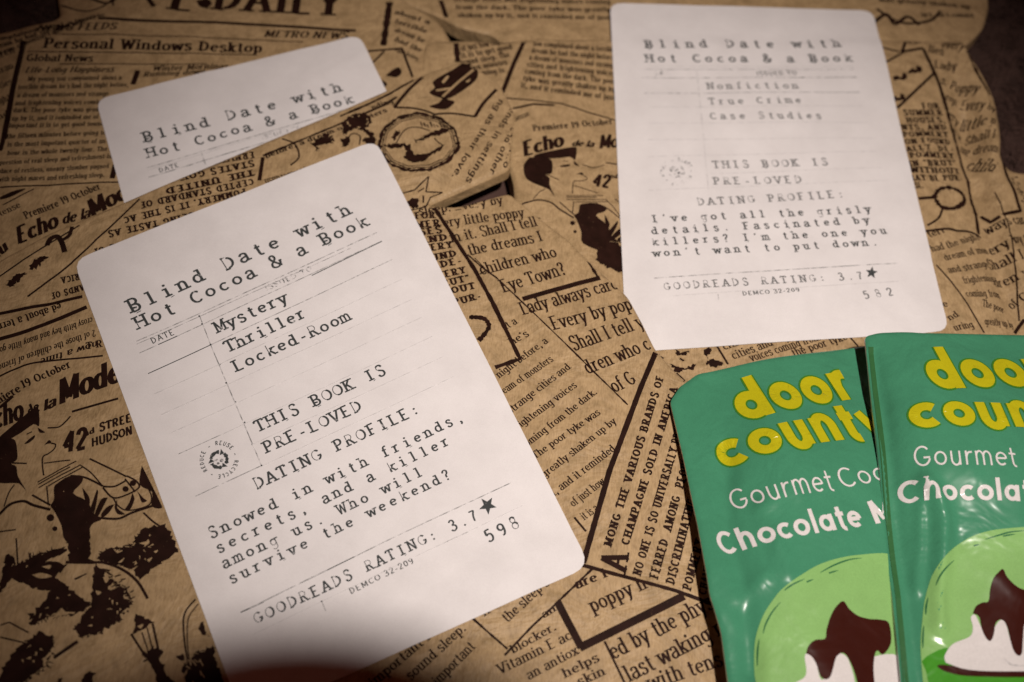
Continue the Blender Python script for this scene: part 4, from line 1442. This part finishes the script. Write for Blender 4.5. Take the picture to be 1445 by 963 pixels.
for sh, root, lab in ((s1, bookA, None), (s2, bookB, None), (s3, bookC, None)):
    o = sh.build('label', root)
for sh, root in ((sA, bookA), (sB, bookB), (sC, bookC), (sD, bookD)):
    sh.build('wrapping_paper', root)


# ------------------------------------------------------------------ cocoa packets
def packet(root, px, z0, zfn, seed):
    P = []
    for p in px:
        q = U(p, z0)
        for _ in range(4):
            q = U(p, float(zfn(np.array([q]))[0]))
        P.append(q)
    poly = smooth_poly(P, 0.0012)
    s = Sheet(poly, z0, zfn, 0.0009, [M['green']], 0.0008, 0.0004, (0.0006,))
    s.lift = True
    return s


def side(P, x0, w):
    t = np.clip((P[:, 0] - x0) / w, 0, 1)
    return t * t * (3 - 2 * t)


def belly(P, yc, amp, w):
    return amp * np.exp(-((P[:, 1] - yc) / w) ** 2)


ZL, ZR = 0.0142, 0.0206
LEFT = [(946, 566), (960, 545), (985, 527), (1100, 503), (1226, 487), (1330, 500), (1420, 1250), (1075, 1250), (1028, 963), (1018, 890), (1002, 838), (985, 740), (966, 650)]
RIGHT = [(1221, 474), (1240, 469), (1300, 469), (1445, 472), (1700, 478), (1780, 1250), (1312, 1250), (1272, 963), (1258, 830), (1245, 700), (1232, 580), (1225, 510)]


def zL(P):
    z = ZL + crinkles(P, ZL, 960, 1240, 680, 960, 20, 4, .8) + belly(P, -.022, .0040, .024) * side(P, .048, .018) + wave(P, .0004, 11) + 0.0050 * np.clip((-0.006 - P[:, 1]) / .05, 0, 1)
    z += ridge(P, ZL, [(1130, 1250), (1130, 900), (1120, 700)], .003, .016)
    z -= ridge(P, ZL, [(1020, 640), (1022, 760), (1040, 850), (1050, 963)], .0012, .0022)
    z += ridge(P, ZL, [(1078, 770), (1096, 830)], .0006, .0018)
    z += ridge(P, ZL, [(1035, 860), (1065, 830)], .0006, .0016)
    z += ridge(P, ZL, [(1010, 640), (1022, 670)], .0004, .001)
    z += ridge(P, ZL, [(1060, 735), (1075, 725)], .0005, .0015)
    # pressed flat where the other packet lies on it
    cover = smooth_poly([U((p[0] + 3, p[1] + 3), ZR) for p in RIGHT], 0.001)
    under = inside(P, cover)
    k = np.where(under, np.clip(bdist(P, cover) / .004, 0, 1), 0)
    return np.where(under, np.minimum(z, zR(P) - .0016 - .0006 * k), z)


def zR(P):
    z = ZR + crinkles(P, ZR, 1240, 1445, 640, 960, 14, 9, .7) + belly(P, -.016, .0068, .026) * side(P, .082, .016) + wave(P, .0004, 13)
    z += ridge(P, ZR, [(1420, 1200), (1420, 900), (1420, 720)], .0045, .019)
    z -= ridge(P, ZR, [(1232, 500), (1258, 700), (1275, 830), (1292, 963), (1310, 1200)], .0007, .0012)
    z += ridge(P, ZR, [(1292, 695), (1308, 718), (1318, 750), (1318, 800), (1314, 850), (1316, 890)], .0019, .0019)
    z += ridge(P, ZR, [(1288, 720), (1292, 780), (1288, 840)], .0008, .0010)
    z -= ridge(P, ZR, [(1268, 560), (1290, 600), (1300, 660)], .0004, .0025)
    return z


PG = 'green cocoa packets'
rootL = thing('cocoa_packet', 'green cocoa packet with a creased rounded corner, lying partly under the other packet', 'packet', (0.07, -0.05, 0.0135), PG)
rootR = thing('cocoa_packet', 'upper green cocoa packet with a bright crease highlight, overlapping the packet beside it', 'packet', (0.12, -0.05, 0.018), PG)
pL = packet(rootL, LEFT, ZL, zL, 1)
pR = packet(rootR, RIGHT, ZR, zR, 2)
pL.pstep = pR.pstep = 0.0007


def brand(sh, rows, key):
    for s, a, b, h in rows:
        sh.text(s, a, b, h, 'fatedge', 'edge', 2)
        sh.text(s, a, b, h, 'fat', 'yellow', 6)


d1, d2, d3 = crop(1180, 460, 4.011), crop(940, 700, 3.66), crop(1180, 680, 3.404)
# left packet
brand(pL, [('door', (1051, 597), (1216, 562), 62), ('county', (1020, 664), (1262, 612), 58)], 0)
pL.text('Gourmet', (1034, 722), (1180, 692), 29, 'sans', 'white', 2)
pL.text('Cocoa', (1188, 690), (1300, 667), 29, 'sans', 'white', 2)
pL.text('Chocolate', (1018, 783), (1222, 743), 33, 'sansb', 'white', 2)
pL.text('Mint', (1234, 740), (1331, 721), 33, 'sansb', 'white', 2)
blob = [(470, 1000), (455, 900), (455, 800), (465, 720), (500, 620), (550, 540), (600, 480), (680, 420), (780, 360), (880, 325), (1000, 305), (1150, 300), (1300, 360), (1380, 500), (1420, 800), (1420, 1300), (900, 1700), (560, 1400)]
pL.shape([d2(*p) for p in blob], 'lime', 1, k=5)
for p in (((500, 712), (515, 660), (548, 600), (590, 550)), ((795, 398), (860, 362), (940, 332), (1010, 322)), ((470, 880), (472, 800), (480, 740)), ((610, 490), (650, 460), (715, 430)), ((725, 446), (760, 432)), ((840, 400), (890, 385))):
    pL.line([d2(*q) for q in p], 1.8, 'pen', 3, curve=len(p) > 2, taper=True)
pL.shape([d2(*p) for p in ((600, 1100), (640, 985), (720, 930), (715, 830), (735, 815), (770, 850), (800, 950), (840, 900), (880, 820), (930, 830), (960, 900), (990, 1000), (1040, 860), (1075, 830), (1200, 830), (1250, 1000), (1200, 1150), (900, 1200))], 'white', 2, k=4)
pL.shape([d2(*p) for p in ((722, 815), (735, 775), (770, 745), (820, 738), (828, 690), (850, 620), (880, 570), (915, 545), (945, 585), (990, 620), (1050, 637), (1105, 640), (1150, 660), (1160, 760), (1120, 820), (1090, 800), (1075, 830), (1070, 900), (1075, 990), (1050, 1060), (1010, 1040), (985, 960), (960, 880), (920, 815), (880, 830), (862, 890), (845, 938), (820, 948), (795, 930), (775, 870), (750, 830))], 'choc', 4, k=4)
pL.shape([d2(*p) for p in ((480, 1100), (600, 1080), (900, 1180), (1300, 1060), (1250, 1300), (900, 1420), (600, 1320))], 'bowl', 2)
# right packet
brand(pR, [('door', d1(560, 362), (1496, 546), 60), ('county', d1(432, 590), (1545, 612), 52)], 0)
pR.text('Gourmet', d1(440, 800), (1438, 659), 29, 'sans', 'white', 2)
pR.text('Cocoa', (1450, 659), (1566, 658), 29, 'sans', 'white', 2)
pR.text('Chocolate', (1268, 713), (1482, 712), 32, 'sansb', 'white', 2)
pR.text('Mint', (1492, 712), (1592, 712), 32, 'sansb', 'white', 2)
blob = [(420, 1000), (405, 800), (415, 650), (432, 540), (475, 425), (540, 340), (620, 280), (720, 240), (850, 222), (1000, 225), (1200, 260), (1400, 400), (1500, 700), (1450, 1200), (1000, 1500), (560, 1350)]
pR.shape([d3(*p) for p in blob], 'lime', 1, k=5)
for p in (((478, 498), (500, 450), (530, 412), (566, 378)), ((715, 278), (780, 258), (840, 242), (910, 236)), ((430, 640), (432, 600), (442, 555)), ((660, 308), (690, 302)), ((415, 800), (416, 740), (420, 690)), ((800, 262), (860, 252))):
    pR.line([d3(*q) for q in p], 1.8, 'pen', 3, curve=len(p) > 2, taper=True)
pR.shape([d3(*p) for p in ((410, 865), (450, 830), (560, 800), (800, 880), (1100, 880), (1350, 840), (1300, 1100), (1000, 1240), (600, 1150), (460, 1000), (430, 910))], 'bowl', 2)
pR.shape([d3(*p) for p in ((485, 890), (510, 880), (700, 900), (950, 905), (1200, 890), (1150, 925), (900, 940), (640, 935), (530, 915))], 'choc', 3)
pR.shape([d3(*p) for p in ((525, 870), (520, 835), (560, 780), (640, 745), (655, 700), (645, 655), (665, 640), (690, 690), (730, 765), (760, 700), (790, 665), (815, 690), (840, 780), (870, 830), (890, 760), (900, 680), (1000, 660), (1150, 700), (1200, 860), (1100, 905), (850, 912), (640, 905))], 'white', 4, k=4)
pR.shape([d3(*p) for p in ((655, 635), (670, 600), (700, 582), (730, 575), (738, 520), (755, 465), (780, 435), (800, 422), (820, 460), (860, 500), (905, 522), (1000, 540), (1100, 560), (1120, 680), (1060, 780), (1000, 700), (950, 650), (905, 680), (895, 760), (890, 825), (870, 836), (845, 800), (820, 700), (795, 665), (765, 680), (755, 735), (740, 766), (720, 755), (698, 710), (685, 650))], 'choc', 6, k=4)
pR.line([d3(805, 850), d3(840, 880), d3(900, 885)], 1.6, 'rule', 5, curve=True)
pL.wall(0.0006, mi=pL.m('white'))
pR.wall(0.0006, mi=pR.m('white'))
for sh, root in ((pL, rootL), (pR, rootR)):
    sh.build('pouch', root)


def bulge(root, px, z0, depth, name):
    """the filled belly under the printed face"""
    poly = smooth_poly([U(p, z0) for p in px], 0.004)
    s = Sheet(poly, z0, lambda P: z0 - depth * np.clip(bdist(P, poly) / .012, 0, 1) ** .6, 0.004, [M['seam']])
    s.build(name, root)


bulge(rootL, [(1060, 600), (1200, 580), (1300, 1200), (1110, 1200)], ZL - .0016, .0022, 'back_panel')
bulge(rootR, [(1300, 560), (1620, 560), (1680, 1200), (1350, 1200)], ZR - .0016, .0022, 'back_panel')


def seal(root, sh, px, w, name):
    """the heat-sealed strip along a packet's edge"""
    P = [tuple(sh.u(p)) for p in px]
    P = resample(P, .002, False)
    n0 = len(sh.v)
    k = Sheet.__new__(Sheet)
    k.z0, k.mats, k.v, k.f, k.mi, k.count, k.bvh = sh.z0, [M['seam']], [], [], [], 0, sh.bvh
    a = sh.u(px[0])
    ww = np.linalg.norm(sh.u((px[0][0] + w, px[0][1])) - a)
    k.polys(strip(P, lambda d: ww), 'seam', 3)
    k.build(name, root)


seal(rootR, pR, [(1229, 490), (1236, 560), (1250, 690), (1264, 820), (1277, 950), (1300, 1180)], 7, 'side_seal')

# ------------------------------------------------------------------ unseen lens barrel behind the viewpoint, added off-axis to shade the lower edge
rootK = thing('shading_lens', 'unseen black lens barrel added to cast shade on the front label', 'lens', CAM - fw * 0.006 + crt * 0.040 - cup * 0.0044)


def barrel(name, r0, r1, z0, z1, m):
    bm = bmesh.new()
    n = 40
    A = [bm.verts.new((r0 * math.cos(2 * math.pi * i / n), r0 * math.sin(2 * math.pi * i / n), z0)) for i in range(n)]
    B = [bm.verts.new((r1 * math.cos(2 * math.pi * i / n), r1 * math.sin(2 * math.pi * i / n), z1)) for i in range(n)]
    for i in range(n):
        bm.faces.new((A[i], A[(i + 1) % n], B[(i + 1) % n], B[i]))
    bm.faces.new(A[::-1])
    bm.faces.new(B)
    me = bpy.data.meshes.new(name)
    bm.to_mesh(me)
    me.materials.append(M[m])
    o = bpy.data.objects.new(name, me)
    COL.objects.link(o)
    o.parent = rootK
    return o


rootK.rotation_euler = camo.matrix_world.to_euler()
barrel('barrel', 0.036, 0.035, 0.0, 0.06, 'rubber')
barrel('focus_ring', 0.040, 0.040, 0.02, 0.045, 'rubber')
barrel('front_glass', 0.026, 0.026, -0.0008, -0.0002, 'glass')
